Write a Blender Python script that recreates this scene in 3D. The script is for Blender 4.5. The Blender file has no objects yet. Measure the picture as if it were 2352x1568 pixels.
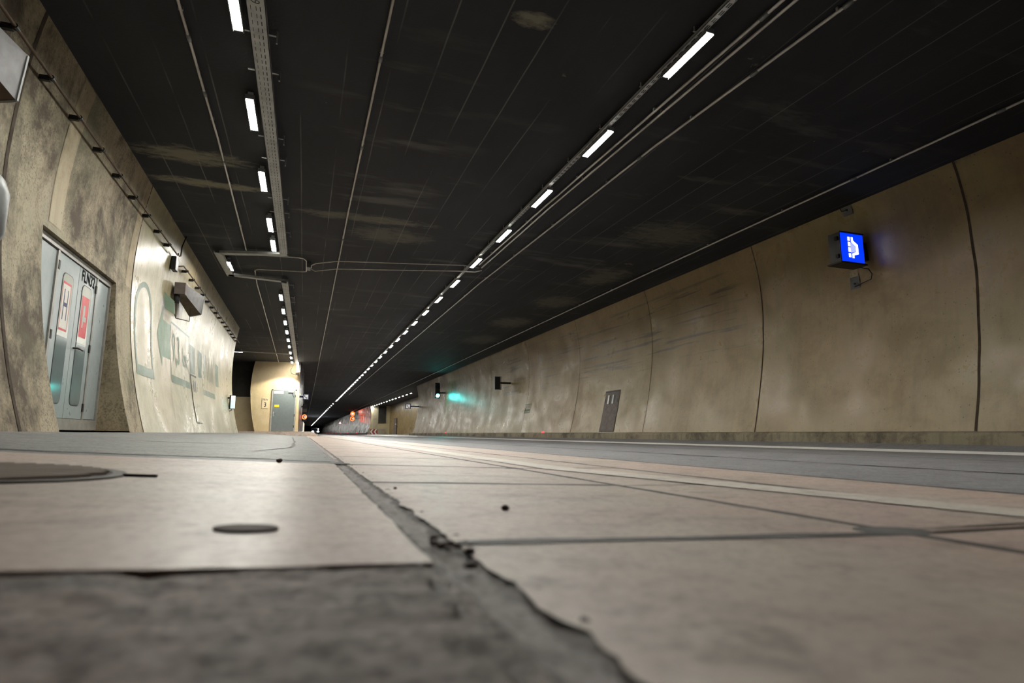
import bpy, bmesh, math, random
from mathutils import Vector, Matrix, noise
import numpy as np

random.seed(7)
S = bpy.context.scene
COL = S.collection

# ------------------------------------------------------------------ camera
PITCH, YAW, LENS, HC = 9.0147, 19.5428, 20.357, 0.13
cam_d = bpy.data.cameras.new('camera')
cam_d.sensor_width = 36.0
cam_d.lens = LENS
cam_d.clip_start = 0.02
cam_d.clip_end = 1500
cam_d.dof.use_dof = True
cam_d.dof.focus_distance = 9.0
cam_d.dof.aperture_fstop = 2.8
cam = bpy.data.objects.new('camera', cam_d)
cam.location = (0, 0, HC)
cam.rotation_euler = (math.radians(90 + PITCH), 0, math.radians(-YAW))
COL.objects.link(cam)
S.camera = cam

# ------------------------------------------------------------------ world, exposure
w = bpy.data.worlds.new('world')
S.world = w
w.use_nodes = True
w.node_tree.nodes['Background'].inputs[0].default_value = (0.0, 0.0, 0.0, 1)
w.node_tree.nodes['Background'].inputs[1].default_value = 0.0
S.view_settings.view_transform = 'Standard'
S.view_settings.look = 'None'
S.view_settings.exposure = 0.0
S.view_settings.gamma = 1.0
S.view_settings.use_curve_mapping = False
LAMP = 350.0          # radiance of the ceiling lamps
FLOOD = 620.0         # watts of the flood light over the grey door

# ------------------------------------------------------------------ sections
H = 4.0
GX = [-9, -2.25, -1, 0, 1, 2, 7.3, 8.1, 14]
GZ = [.16, .145, .055, 0, -.04, -.055, -.108, -.015, -.01]
def gz(x): return float(np.interp(x, GX, GZ))
PL = np.polyfit([0, .15, 1.2, 2.1, 2.7, 3.2, 4.0], [-2.21, -2.25, -2.49, -2.6, -2.6, -2.57, -2.46], 3)
PR = np.polyfit([-.2, .15, 1.0, 1.9, 2.5, 3.1, 4.0], [8.3, 8.4, 8.6, 8.77, 8.81, 8.79, 8.62], 3)
def L(z): return float(np.polyval(PL, z))
def R(z): return float(np.polyval(PR, z))

# ------------------------------------------------------------------ materials
def lin(r, g, b):
    f = lambda c: (c / 255 / 12.92) if c / 255 <= .04045 else ((c / 255 + .055) / 1.055) ** 2.4
    return (f(r), f(g), f(b), 1)

class NT:
    def __init__(s, name):
        s.m = bpy.data.materials.new(name); s.m.use_nodes = True
        s.t = s.m.node_tree; s.b = s.t.nodes['Principled BSDF']
        s.co = s.t.nodes.new('ShaderNodeNewGeometry').outputs['Position']
    def n(s, typ): return s.t.nodes.new(typ)
    def link(s, v, sock):
        if hasattr(v, 'is_output'): s.t.links.new(v, sock)
        else: sock.default_value = v
    def vec(s, scale, loc=(0, 0, 0)):
        m = s.n('ShaderNodeMapping'); s.link(s.co, m.inputs[0])
        m.inputs['Scale'].default_value = scale; m.inputs['Location'].default_value = loc
        return m.outputs[0]
    def noise(s, scale, detail=4, rough=.55, vec=(1, 1, 1), dist=0, loc=(0, 0, 0)):
        x = s.n('ShaderNodeTexNoise'); s.link(s.vec(vec, loc), x.inputs['Vector'])
        x.inputs['Scale'].default_value = scale; x.inputs['Detail'].default_value = detail
        x.inputs['Roughness'].default_value = rough; x.inputs['Distortion'].default_value = dist
        return x.outputs['Fac']
    def voro(s, scale, vec=(1, 1, 1), out='Distance'):
        x = s.n('ShaderNodeTexVoronoi'); s.link(s.vec(vec), x.inputs['Vector'])
        x.inputs['Scale'].default_value = scale
        return x.outputs[out]
    def rng(s, v, a, b, c=0., d=1.):
        x = s.n('ShaderNodeMapRange'); s.link(v, x.inputs[0])
        for i, q in enumerate((a, b, c, d)): x.inputs[i + 1].default_value = q
        return x.outputs[0]
    def math(s, op, a, b=0.):
        x = s.n('ShaderNodeMath'); x.operation = op; s.link(a, x.inputs[0]); s.link(b, x.inputs[1]); return x.outputs[0]
    def mix(s, f, a, b, mode='MIX'):
        x = s.n('ShaderNodeMix'); x.data_type = 'RGBA'; x.blend_type = mode
        s.link(f, x.inputs[0]); s.link(a, x.inputs[6]); s.link(b, x.inputs[7]); return x.outputs[2]
    def axis(s, i):
        x = s.n('ShaderNodeSeparateXYZ'); s.link(s.co, x.inputs[0]); return x.outputs[i]
    def bump(s, h, strength=.3, dist=.01):
        x = s.n('ShaderNodeBump'); s.link(h, x.inputs['Height'])
        x.inputs['Strength'].default_value = strength; x.inputs['Distance'].default_value = dist
        s.link(x.outputs[0], s.b.inputs['Normal'])
    def out(s, col, rough=.6, metal=0., spec=.5):
        s.link(col, s.b.inputs['Base Color']); s.link(rough, s.b.inputs['Roughness'])
        s.link(metal, s.b.inputs['Metallic']); s.link(spec, s.b.inputs['Specular IOR Level'])
        return s.m

def plain(name, col, rough=.5, metal=0., var=.12, spec=.5):
    k = NT(name)
    f = k.noise(9, 5)
    d = tuple(c * (1 - var * 2) for c in col[:3]) + (1,)
    return k.out(k.mix(k.rng(f, .35, .7), col, d), k.rng(f, .3, .7, rough * .9, min(1, rough * 1.15)), metal, spec)

def emit(name, col, strength, base=(.8, .8, .8, 1)):
    k = NT(name)
    k.b.inputs['Emission Color'].default_value = col
    k.b.inputs['Emission Strength'].default_value = strength
    return k.out(base, .4)

def wall_paint(name, base, dirt, gloss, dirtiness, streak=.5, rows=False, grain=0., bumpy=.25):
    k = NT(name)
    big = k.noise(.55, 6, .62, dist=.6)
    c = k.mix(k.rng(big, .35, .68), base, tuple(x * y for x, y in zip(base, (.86, .9, .84, 1))))
    hue = k.noise(.35, 2, loc=(5, 3, 1))
    c = k.mix(k.rng(hue, .42, .62, 0, .55), c, tuple(x * y for x, y in zip(base, (1.0, .86, .86, 1))))
    st = k.noise(3.2, 5, .6, vec=(1, 2.4, .16))
    c = k.mix(k.rng(st, .5, .75, 0, streak), c, dirt)
    ms = k.noise(1.0, 10, .74, dist=.25, loc=(2, 9, 4))
    c = k.mix(k.rng(ms, .46, .6, 0, dirtiness), c, dirt)
    if rows:
        rn = k.noise(1.0, 4, .6, vec=(1, .35, 9), loc=(0, 0, .3))
        loc = k.noise(.33, 2, loc=(1, 4, 7))
        msk = k.math('MULTIPLY', k.rng(rn, .55, .62), k.rng(loc, .38, .5))
        zz_ = k.axis(2); yy_ = k.axis(1)
        zm = k.math('MULTIPLY', k.rng(zz_, 1.7, 2.0), k.rng(zz_, 3.6, 3.8, 1, 0)); ym = k.math('MULTIPLY', k.rng(yy_, 9.6, 10.4), k.rng(yy_, 26, 30, 1, 0))
        msk = k.math('MULTIPLY', msk, k.math('MULTIPLY', zm, ym))
        c = k.mix(k.math('MULTIPLY', msk, .75), c, tuple(x * .35 for x in dirt[:3]) + (1,))
    if grain:
        gr = k.noise(38, 6, .75); zone = k.noise(1.6, 4, .6, loc=(7, 7, 2))
        c = k.mix(k.math('MULTIPLY', k.rng(gr, .5, .6), k.rng(zone, .3, .62, 0, grain)), c, tuple(x * .6 for x in dirt[:3]) + (1,))
        gg = k.noise(.9, 5, .6, loc=(4, 1, 8))
        c = k.mix(k.rng(gg, .5, .68, 0, .55), c, lin(112, 112, 86))
    pit = k.voro(15, vec=(1, 1, .8))
    pn = k.noise(3, 3)
    pm = k.math('MULTIPLY', k.rng(pit, .09, .15, 1, 0), k.rng(pn, .46, .54))
    c = k.mix(k.math('MULTIPLY', pm, .7), c, (.02, .017, .014, 1))
    fine = k.noise(70, 3)
    c = k.mix(k.rng(fine, .3, .75, 0, .22), c, tuple(x * .45 for x in base[:3]) + (1,))
    k.bump(k.math('ADD', k.math('MULTIPLY', k.noise(26, 4), .6), k.math('MULTIPLY', st, .8)), bumpy, .012)
    return k.out(c, k.rng(ms, .4, .7, gloss, min(1, gloss + .25)))

M = {}
M['wall_rough'] = wall_paint('rough_stained_concrete', lin(160, 148, 122), lin(62, 48, 34), .6, .92, .5, grain=.7)
M['wall_band'] = wall_paint('smooth_concrete', lin(172, 160, 132), lin(100, 86, 64), .6, .5, .4)
M['wall_gloss'] = wall_paint('glossy_cream_paint', lin(166, 158, 128), lin(104, 92, 70), .27, .22, .55, bumpy=.2)
M['wall_right'] = wall_paint('ochre_wall_paint', lin(138, 117, 74), lin(84, 66, 40), .27, .34, .25, rows=True, bumpy=.15)
M['wall_end'] = wall_paint('warm_beige_paint', lin(190, 174, 140), lin(146, 124, 88), .5, .25, .2)
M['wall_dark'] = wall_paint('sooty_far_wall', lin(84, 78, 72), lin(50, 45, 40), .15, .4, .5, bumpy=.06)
M['joint'] = plain('joint_mastic', lin(62, 48, 32), .85, 0, .2)

# soot-blackened ceiling with the ridges of its formwork boards
k = NT('sooty_ceiling_concrete')
a = k.noise(.8, 7, .65, vec=(1, .35, 1))
b = k.noise(1.3, 5, .6, vec=(.35, 1.6, 1), loc=(3, 1, 0))
c = k.mix(k.rng(a, .35, .72), lin(34, 35, 38), lin(50, 51, 54))
pat = k.math('MULTIPLY', k.rng(b, .56, .7), k.rng(k.noise(.25, 2, loc=(8, 2, 0)), .45, .6))
c = k.mix(k.math('MULTIPLY', pat, .55), c, lin(104, 102, 94))
x = k.math('ADD', k.math('MULTIPLY', k.axis(0), 1 / .46), k.math('MULTIPLY', k.noise(.6, 2), .06))
fr = k.math('ABSOLUTE', k.math('SUBTRACT', k.math('FRACT', x), .5))
ridge = k.math('MULTIPLY', k.rng(fr, .012, .022, 1, 0), k.rng(k.noise(1.2, 4, vec=(1, .4, 1)), .42, .6))
c = k.mix(k.math('MULTIPLY', ridge, .6), c, lin(112, 110, 104))
sp = k.rng(k.noise(2.2, 6, .7, loc=(4, 4, 4)), .69, .72)
c = k.mix(k.math('MULTIPLY', sp, .5), c, lin(128, 116, 100))
nz = k.noise(6, 8, .75, vec=(.5, 1.3, 1))
for cx, cy, rx, ry, st_ in ((-1.7, 8.75, .75, .28, .75), (-1.6, 9.7, .95, .16, .9), (.9, 10.4, 1.3, .22, .45), (1.4, 11.2, .8, .5, .35), (1.85, 4.6, .2, .12, .8), (6.6, 9.3, 1.0, .7, .3), (6.9, 12.5, .6, .9, .35), (6.9, 15.5, .7, .9, .35), (6.7, 19, .8, 1.0, .35), (6.8, 23, .8, 1.3, .3)):
    dx = k.math('MULTIPLY', k.math('SUBTRACT', k.axis(0), cx), 1 / rx); dy = k.math('MULTIPLY', k.math('SUBTRACT', k.axis(1), cy), 1 / ry)
    d = k.math('ADD', k.math('MULTIPLY', dx, dx), k.math('MULTIPLY', dy, dy))
    q = k.rng(k.math('ADD', d, k.math('MULTIPLY', k.math('SUBTRACT', nz, .5), 4.5)), .15, 1.1, st_, 0)
    c = k.mix(k.math('MINIMUM', q, 1.), c, lin(126, 122, 104))
k.bump(k.noise(30, 4), .3, .01)
M['ceiling'] = k.out(c, .75, 0, .25)

def paving(name, c1, c2, dark, grain, spot, rough, bumps, pink=None, stains=()):
    k = NT(name)
    a = k.noise(2.2, 6, .62)
    c = k.mix(k.rng(a, .32, .7), c1, c2)
    if pink:
        c = k.mix(k.rng(k.noise(1.6, 3, loc=(3, 7, 1)), .45, .62, 0, .6), c, pink)
    f = k.noise(grain, 5, .7)
    c = k.mix(k.rng(f, .48, .72, 0, spot), c, dark)
    c = k.mix(k.rng(k.noise(grain * .22, 4, .7, loc=(6, 1, 2)), .5, .7, 0, spot), c, dark)
    v = k.voro(grain * .55, out='Distance')
    c = k.mix(k.math('MULTIPLY', k.rng(v, .08, .2, 1, 0), .25), c, (.55, .53, .5, 1))
    st = k.noise(5, 5, .65, vec=(.8, 1.2, 1), dist=.8, loc=(1.7, 2.2, 0))
    c = k.mix(k.rng(st, .56, .7, 0, .55), c, dark)
    sn = k.noise(26, 6, .7, vec=(1, .7, 1)) if stains else None
    for cx, cy, rx, ry, sv in stains:
        dx = k.math('MULTIPLY', k.math('SUBTRACT', k.axis(0), cx), 1 / rx); dy = k.math('MULTIPLY', k.math('SUBTRACT', k.axis(1), cy), 1 / ry)
        d = k.math('ADD', k.math('MULTIPLY', dx, dx), k.math('MULTIPLY', dy, dy))
        c = k.mix(k.rng(k.math('ADD', d, k.math('MULTIPLY', k.math('SUBTRACT', sn, .5), 5.0)), -.2, 1.2, sv, 0), c, lin(76, 62, 54))
    k.bump(k.math('ADD', f, k.math('MULTIPLY', v, .7)), .5, bumps)
    return k.out(c, k.rng(f, .3, .7, rough, rough + .18))
M['slab'] = paving('pale_concrete_slab', lin(194, 180, 167), lin(172, 154, 143), lin(104, 90, 82), 60, .45, .34, .002, lin(190, 163, 154), ((.29, .345, .055, .045, .75), (.225, .53, .04, .03, .6), (.62, 1.3, .12, .06, .4), (.75, .95, .1, .03, .4), (-.5, 1.1, .2, .05, .35), (.45, 2.1, .15, .08, .35)))
M['asphalt'] = paving('grey_asphalt', lin(134, 133, 136), lin(118, 117, 121), lin(62, 60, 60), 75, .65, .42, .004)
M['asphalt_side'] = paving('lay_by_asphalt', lin(120, 120, 119), lin(102, 102, 102), lin(50, 48, 47), 55, .8, .46, .004)
M['asphalt_near'] = paving('coarse_asphalt', lin(132, 120, 112), lin(96, 86, 79), lin(38, 32, 28), 70, .9, .6, .003, lin(134, 110, 104))
M['tar'] = plain('joint_tar', lin(66, 60, 58), .6, 0, .25)
k = NT('seam_filler')
ed = k.math('ABSOLUTE', k.math('SUBTRACT', k.axis(0), .163))
ed = k.math('ADD', ed, k.math('MULTIPLY', k.math('SUBTRACT', k.noise(24, 5, .7, vec=(1, .6, 1)), .5), .045))
f = k.noise(60, 5, .7)
c = k.mix(k.rng(f, .35, .68), lin(140, 130, 128), lin(96, 86, 82))
c = k.mix(k.rng(ed, .012, .02), c, lin(62, 48, 42))
c = k.mix(k.rng(k.noise(14, 4, .6, loc=(3, 3, 3)), .6, .68), c, lin(58, 46, 42))
k.bump(f, .6, .004)
M['seam'] = k.out(c, .6)
M['tar_dark'] = plain('dark_joint_filler', lin(40, 37, 35), .6)
M['road_white'] = plain('white_road_paint', lin(236, 234, 232), .45, 0, .05)
M['road_paint'] = paving('worn_white_road_paint', lin(214, 206, 196), lin(198, 190, 180), lin(150, 140, 132), 60, .4, .4, .002)
M['kerb'] = wall_paint('stained_kerb_concrete', lin(128, 118, 98), lin(56, 50, 42), .7, .8, .6)
M['galv'] = plain('galvanised_steel', lin(168, 170, 168), .45, .3)
M['steel_dark'] = plain('dark_steel', lin(54, 50, 46), .5, .5)
M['pipe'] = plain('grey_conduit', lin(196, 192, 184), .4, .2)
M['black'] = plain('black_plastic', lin(24, 24, 26), .45)
M['housing'] = plain('lamp_housing', lin(120, 122, 122), .45, .5)
M['lamp'] = emit('lit_led_diffuser', (1.0, .985, .9, 1), LAMP)
M['door_white'] = plain('pale_grey_door_paint', lin(148, 158, 159), .3, 0, .05)
M['door_frame'] = plain('door_frame_metal', lin(158, 156, 150), .4, .3)
M['door_grey'] = plain('grey_door_paint', lin(92, 101, 103), .42, 0, .06)
M['glass_low'] = plain('dark_door_glass', lin(112, 124, 124), .08, 0, .04)
M['pale_grey'] = plain('pale_grey_sheet', lin(178, 180, 170), .2, 0, .04)
M['white'] = plain('white_sheet', lin(206, 202, 194), .4, 0, .03)
M['red'] = plain('red_sticker', lin(196, 48, 60), .4, 0, .05)
M['maroon'] = plain('dark_red_paint', lin(140, 40, 34), .5, 0, .08)
M['ink'] = plain('black_lettering', lin(26, 28, 34), .5)
M['ink_blue'] = plain('blue_black_lettering', lin(50, 48, 92), .5)
M['yellow'] = plain('yellow_sticker', lin(240, 190, 20), .45, 0, .03)
M['green_paint'] = wall_paint('faded_green_paint', lin(70, 106, 74), lin(104, 122, 98), .34, .3, .4)
M['greygreen_paint'] = wall_paint('faded_grey_green_paint', lin(84, 106, 86), lin(84, 96, 76), .34, .3, .4)
M['horn'] = plain('horn_sheet_metal', lin(84, 82, 83), .5, .0)
M['horn_back'] = plain('brown_grey_casing', lin(100, 90, 86), .65, .0)
M['rust'] = plain('rust_brown_sheet', lin(84, 66, 44), .6, .1)
M['blue_sign'] = emit('lit_blue_panel', (0.0, .035, .9, 1), 1.15, (.01, .04, .5, 1))
M['blue_white'] = emit('lit_white_symbol', (.93, .95, 1, 1), 2.6)
M['blue_pale'] = emit('lit_pale_blue_field', (.36, .42, 1, 1), 1.2)
M['signal_green'] = emit('lit_green_signal', (.05, .85, .8, 1), 130)
M['red_ring'] = emit('lit_red_ring', (1, .09, .01, 1), 8)
M['red_dim'] = emit('lit_red_symbol', (1, .03, .01, 1), .7)
M['white_dot'] = emit('lit_white_dots', (1, .93, .84, 1), 4)
M['pink_lit'] = emit('lit_pink_triangle', (1, .66, .66, 1), 1.6)
M['blue_box'] = plain('blue_sign_case', lin(34, 62, 112), .5)
M['lit_face'] = emit('softly_lit_sign_face', (.9, .86, .84, 1), .5)
M['green_lit'] = emit('lit_green_panel', (.12, .72, .52, 1), 1.3)
M['mint_lit'] = emit('lit_mint_pictogram', (.6, 1, .9, 1), .9)
M['head'] = emit('lit_headlight', (.88, .93, 1, 1), 260)
M['car'] = plain('dark_car_paint', lin(30, 32, 38), .25, .3)
M['rubber'] = plain('tyre_rubber', lin(20, 20, 20), .8)
M['carglass'] = plain('car_glass', lin(14, 16, 20), .08)
M['reflector'] = emit('glowing_red_reflector', (1, .08, .08, 1), 1.6, (.7, .02, .02, 1))  # reflector glows by itself in place of returned light
M['flood'] = emit('lit_flood_glass', (1, .96, .84, 1), 30)
M['reflection_glow'] = emit('reflection_glow_strip', (1, .92, .68, 1), .9)
M['near_black'] = wall_paint('near_black_wall', lin(52, 48, 42), lin(26, 24, 22), .8, .6, .5)
M['cover_plate'] = plain('dark_cast_iron', lin(36, 30, 32), .8)
M['cover_rib'] = plain('worn_cast_iron', lin(150, 134, 124), .5)
M['stone'] = plain('dark_pebble', lin(70, 52, 46), .8)

# perforated tray: rows of punched slots
def tray_mat(name, xs):
    k = NT(name)
    yy = k.math('FRACT', k.math('MULTIPLY', k.axis(1), 1 / .1))
    dash = k.rng(yy, .58, .62, 1, 0)
    tot = None
    for xc, hw in xs:
        d = k.math('ABSOLUTE', k.math('SUBTRACT', k.axis(0), xc))
        q = k.rng(d, hw, hw + .001, 1, 0)
        tot = q if tot is None else k.math('MAXIMUM', tot, q)
    f = k.noise(6, 5)
    c = k.mix(k.rng(f, .3, .7), lin(182, 184, 182), lin(146, 147, 144))
    return k.out(k.mix(k.math('MULTIPLY', dash, tot), c, (.012, .012, .012, 1)), .5, .25)
M['tray'] = tray_mat('perforated_tray', [(-.565, .004), (-.6, .0025), (-.645, .002)])
M['tray_slim'] = tray_mat('slim_perforated_tray', [(3.375, .006), (3.395, .006)])

# ------------------------------------------------------------------ mesh builder
ORG = {}
def worg(p): return ORG[p.name] if p is not None else Vector((0, 0, 0))

class MB:
    def __init__(s): s.bm = bmesh.new()
    def face(s, pts):
        vs = [s.bm.verts.new(p) for p in pts]
        try: return s.bm.faces.new(vs)
        except ValueError: return None
    def box(s, lo, hi, M4=None):
        x0, y0, z0 = lo; x1, y1, z1 = hi
        P = [Vector(p) for p in ((x0,y0,z0),(x1,y0,z0),(x1,y1,z0),(x0,y1,z0),(x0,y0,z1),(x1,y0,z1),(x1,y1,z1),(x0,y1,z1))]
        if M4: P = [M4 @ p for p in P]
        v = [s.bm.verts.new(p) for p in P]
        for q in ((3,2,1,0),(4,5,6,7),(0,1,5,4),(1,2,6,5),(2,3,7,6),(3,0,4,7)): s.bm.faces.new([v[i] for i in q])
        return s
    def hexa(s, P):
        v = [s.bm.verts.new(p) for p in P]
        for q in ((3,2,1,0),(4,5,6,7),(0,1,5,4),(1,2,6,5),(2,3,7,6),(3,0,4,7)): s.bm.faces.new([v[i] for i in q])
        return s
    def tube(s, pts, r, n=8, cap=True):
        pts = [Vector(p) for p in pts]; rings = []
        for i, p in enumerate(pts):
            if i == 0: d = pts[1] - p
            elif i == len(pts) - 1: d = p - pts[i - 1]
            else: d = (pts[i + 1] - p).normalized() + (p - pts[i - 1]).normalized()
            d.normalize()
            up = Vector((0, 0, 1)) if abs(d.z) < .95 else Vector((1, 0, 0))
            a = d.cross(up).normalized(); b = a.cross(d)
            rr = r[i] if isinstance(r, (list, tuple)) else r
            rings.append([s.bm.verts.new(p + a * rr * math.cos(2*math.pi*j/n) + b * rr * math.sin(2*math.pi*j/n)) for j in range(n)])
        for A, B in zip(rings, rings[1:]):
            for j in range(n): s.bm.faces.new([A[j], A[(j+1) % n], B[(j+1) % n], B[j]])
        if cap:
            s.bm.faces.new(rings[0]); s.bm.faces.new(rings[-1][::-1])
        return s
    def prism(s, poly, f, h):
        """poly: 2-D outline; f maps (a, b, depth) to 3-D; h: depth range"""
        A = [s.bm.verts.new(f(a, b, h[0])) for a, b in poly]
        B = [s.bm.verts.new(f(a, b, h[1])) for a, b in poly]
        n = len(poly)
        s.bm.faces.new(A[::-1]); s.bm.faces.new(B)
        for i in range(n): s.bm.faces.new([A[i], A[(i+1) % n], B[(i+1) % n], B[i]])
        return s
    def ring(s, c, r0, r1, f, h, n=28):
        """flat ring with thickness"""
        V = []
        for d in h:
            for rr in (r0, r1):
                V.append([s.bm.verts.new(f(c[0] + rr*math.cos(2*math.pi*j/n), c[1] + rr*math.sin(2*math.pi*j/n), d)) for j in range(n)])
        for a, b in ((0, 1), (1, 3), (3, 2), (2, 0)):
            for j in range(n): s.bm.faces.new([V[a][j], V[a][(j+1) % n], V[b][(j+1) % n], V[b][j]])
        return s
    def grid(s, us, vs, f, hole=None):
        V = [[s.bm.verts.new(f(u, v)) for v in vs] for u in us]
        for i in range(len(us) - 1):
            for j in range(len(vs) - 1):
                if hole and hole((us[i]+us[i+1])/2, (vs[j]+vs[j+1])/2): continue
                s.bm.faces.new([V[i][j], V[i+1][j], V[i+1][j+1], V[i][j+1]])
        return s
    def build(s, name, mat, parent=None, smooth=False, bevel=0):
        loose = [v for v in s.bm.verts if not v.link_faces]
        bmesh.ops.delete(s.bm, geom=loose, context='VERTS')
        bmesh.ops.recalc_face_normals(s.bm, faces=s.bm.faces)
        co = [v.co for v in s.bm.verts]
        lo = Vector([min(c[i] for c in co) for i in range(3)]); hi = Vector([max(c[i] for c in co) for i in range(3)])
        o = (lo + hi) / 2
        if parent is None: o.z = lo.z
        bmesh.ops.translate(s.bm, verts=s.bm.verts, vec=-o)
        me = bpy.data.meshes.new(name); s.bm.to_mesh(me); s.bm.free()
        me.materials.append(M[mat] if isinstance(mat, str) else mat)
        if smooth:
            for p in me.polygons: p.use_smooth = True
        ob = bpy.data.objects.new(name, me)
        if parent is not None: ob.parent = parent
        ob.location = o - worg(parent)
        COL.objects.link(ob)
        ORG[ob.name] = o
        if bevel:
            b = ob.modifiers.new('bevel', 'BEVEL'); b.width = bevel; b.segments = 2; b.limit_method = 'ANGLE'
        return ob

def tag(o, label, cat, group=None, kind=None):
    o['label'] = label; o['category'] = cat
    if group: o['group'] = group
    if kind: o['kind'] = kind
    return o
def struct(o): o['kind'] = 'structure'; return o
def thing(name, label, cat, loc, group=None):
    o = bpy.data.objects.new(name, None); o.empty_display_size = .1
    COL.objects.link(o); o.location = loc; ORG[o.name] = Vector(loc)
    return tag(o, label, cat, group)
def dup(root, loc, rz=0, label=None):
    r = root.copy(); COL.objects.link(r); r.location = loc; r.rotation_euler = (0, 0, rz); ORG[r.name] = Vector(loc)
    if label: r['label'] = label
    for ch in list(root.children):
        c = ch.copy(); COL.objects.link(c); c.parent = r
        for g in list(ch.children):
            d = g.copy(); COL.objects.link(d); d.parent = c
    return r

def text_verts(body, size):
    """triangulated flat letters as bmesh in the XY plane, origin at their centre"""
    cu = bpy.data.curves.new('lettering', 'FONT'); cu.body = body; cu.size = size
    cu.align_x = 'CENTER'; cu.align_y = 'CENTER'; cu.resolution_u = 3
    ob = bpy.data.objects.new('lettering', cu); COL.objects.link(ob)
    bpy.context.view_layer.update()
    me = bpy.data.meshes.new_from_object(ob.evaluated_get(bpy.context.evaluated_depsgraph_get()))
    bpy.data.objects.remove(ob); bpy.data.curves.remove(cu)
    P = [v.co.copy() for v in me.vertices]; F = [list(p.vertices) for p in me.polygons]
    bpy.data.meshes.remove(me)
    return P, F
def text_mb(body, size, f, sx=1.0, bold=0.0):
    P, F = text_verts(body, size); m = MB()
    for ox, oy in ([(0, 0)] if not bold else [(-bold, 0), (bold, 0), (0, -bold), (0, bold)]):
        V = [m.bm.verts.new(f(p.x * sx + ox, p.y + oy)) for p in P]
        for q in F:
            try: m.bm.faces.new([V[i] for i in q])
            except ValueError: pass
    return m
def conform(m, side, off):
    """bend a flat (0, y, z) mesh onto the curved wall"""
    zs = [v.co.z for v in m.bm.verts]; z = math.ceil(min(zs) / .12) * .12
    while z < max(zs):
        bmesh.ops.bisect_plane(m.bm, geom=m.bm.verts[:] + m.bm.edges[:] + m.bm.faces[:], plane_co=(0, 0, z), plane_no=(0, 0, 1))
        z += .12
    for v in m.bm.verts:
        v.co.x = (L(v.co.z) + off) if side == 'L' else (R(v.co.z) - off)
    return m

zs = [-.15 + .15 * i for i in range(29)]
zs = [z for z in zs if z < 3.99] + [4.02]

# ------------------------------------------------------------------ ceiling
m = MB(); m.box((-9, -6, H), (13, 420, H + .2)); struct(m.build('ceiling', 'ceiling'))
m = MB(); m.box((-9, 419, -.5), (13, 420, H)); struct(m.build('wall_far', 'near_black'))

# ------------------------------------------------------------------ left walls
NY0, NY1, NZ0, NZ1 = 6.87, 9.325, .16, 2.22
ys = [-5 + i for i in range(11)] + [5.995, 6.045, NY0] + [7.2, 7.7, 8.2, 8.7, 9.1, NY1, 9.7, 10.05]
zz = sorted(set(zs + [NZ0, NZ1]))
m = MB(); m.grid(ys, zz, lambda y, z: (L(z), y, z), hole=lambda y, z: NY0 < y < NY1 and z < NZ1)
XD = -2.70
for y in (NY0, NY1):
    m.grid([0, 1], [z for z in zz if z <= NZ1], lambda t, z, y=y: (L(z) + (XD - L(z)) * t, y, z))
m.face([(L(NZ1), NY0, NZ1), (L(NZ1), NY1, NZ1), (XD, NY1, NZ1), (XD, NY0, NZ1)])
m.face([(-2.2, NY0, NZ0), (-2.2, NY1, NZ0), (XD, NY1, NZ0), (XD, NY0, NZ0)])
m.face([(XD - .01, NY0 - .1, NZ0), (XD - .01, NY1 + .1, NZ0), (XD - .01, NY1 + .1, NZ1 + .1), (XD - .01, NY0 - .1, NZ1 + .1)])
struct(m.build('wall_left', 'wall_rough', smooth=False))
m = MB(); m.grid([10.075] + [11 + i for i in range(13)] + [23.4], zs, lambda y, z: (L(z), y, z))
m.grid([0, .5, 1], zs, lambda t, z: (L(z) + (-9 - L(z)) * t, 23.4, z))
struct(m.build('wall_left', 'wall_gloss', smooth=True))
# recess behind the end of the left wall, FRW end wall, tunnel wall beyond
m = MB(); m.box((-8.2, 23.4, -.1), (-8, 38, H)); m.box((-8, 34.8, 2.1), (-2.35, 34.9, H)); struct(m.build('wall_recess', 'near_black'))  # recess wall near-black above, beige below
m = MB(); m.box((-8, 34.7, -.1), (-2.3, 34.8, 2.1)); struct(m.build('wall_recess', 'wall_end'))
XE = lambda z: -.31 - .02 * z
prof = [(z, L(z) - .26 + (.06 if z < .5 else 0)) for z in zs]
m = MB()
m.grid([0, .25, .5, .75, 1], zs, lambda t, z: ((L(z) - .22) * (1 - t) + XE(z) * t, 34, z))
m.grid([34, 34.4, 34.85], zs, lambda y, z: (L(z) - .22, y, z))
struct(m.build('wall_end', 'wall_end'))
m = MB(); m.tube([(L(z) - .2, 33.99, z) for z in zs if .1 < z < 2.4], .02, 6); struct(m.build('trim_1', 'wall_band'))
m = MB()
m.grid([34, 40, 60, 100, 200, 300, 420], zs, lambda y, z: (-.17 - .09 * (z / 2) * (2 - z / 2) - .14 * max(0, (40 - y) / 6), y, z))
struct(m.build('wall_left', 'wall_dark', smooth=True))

# construction joints of the left wall
def wall_joint(side, y, wd, name, z0=.12, z1=4.0, mat='joint', lean=0.):
    m = MB(); zz = [z0 + (z1 - z0) * i / 24 for i in range(25)]
    f = L if side == 'L' else R
    sg = 1 if side == 'L' else -1
    m.grid([0, 1], zz, lambda t, z: (f(z) + sg * .004, y + (t - .5) * wd + .012 * noise.noise((y, z * 2.2, 0)) + lean * z, z))
    return struct(m.build(name, mat))
n_trim = 2
for side, y, wd in (('L', 6.02, .055), ('L', 10.062, .03), ('L', 14.4, .012), ('L', 21.9, .03),
                    ('R', 5.26, .034), ('R', 9.32, .028), ('R', 13.4, .018), ('R', 17.83, .018), ('R', 22.62, .02), ('R', 27.9, .02), ('R', 34.2, .03), ('R', 42.1, .03)):
    wall_joint(side, y, wd, 'trim_%d' % n_trim, z0=.12 if side == 'L' else .16); n_trim += 1
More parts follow.
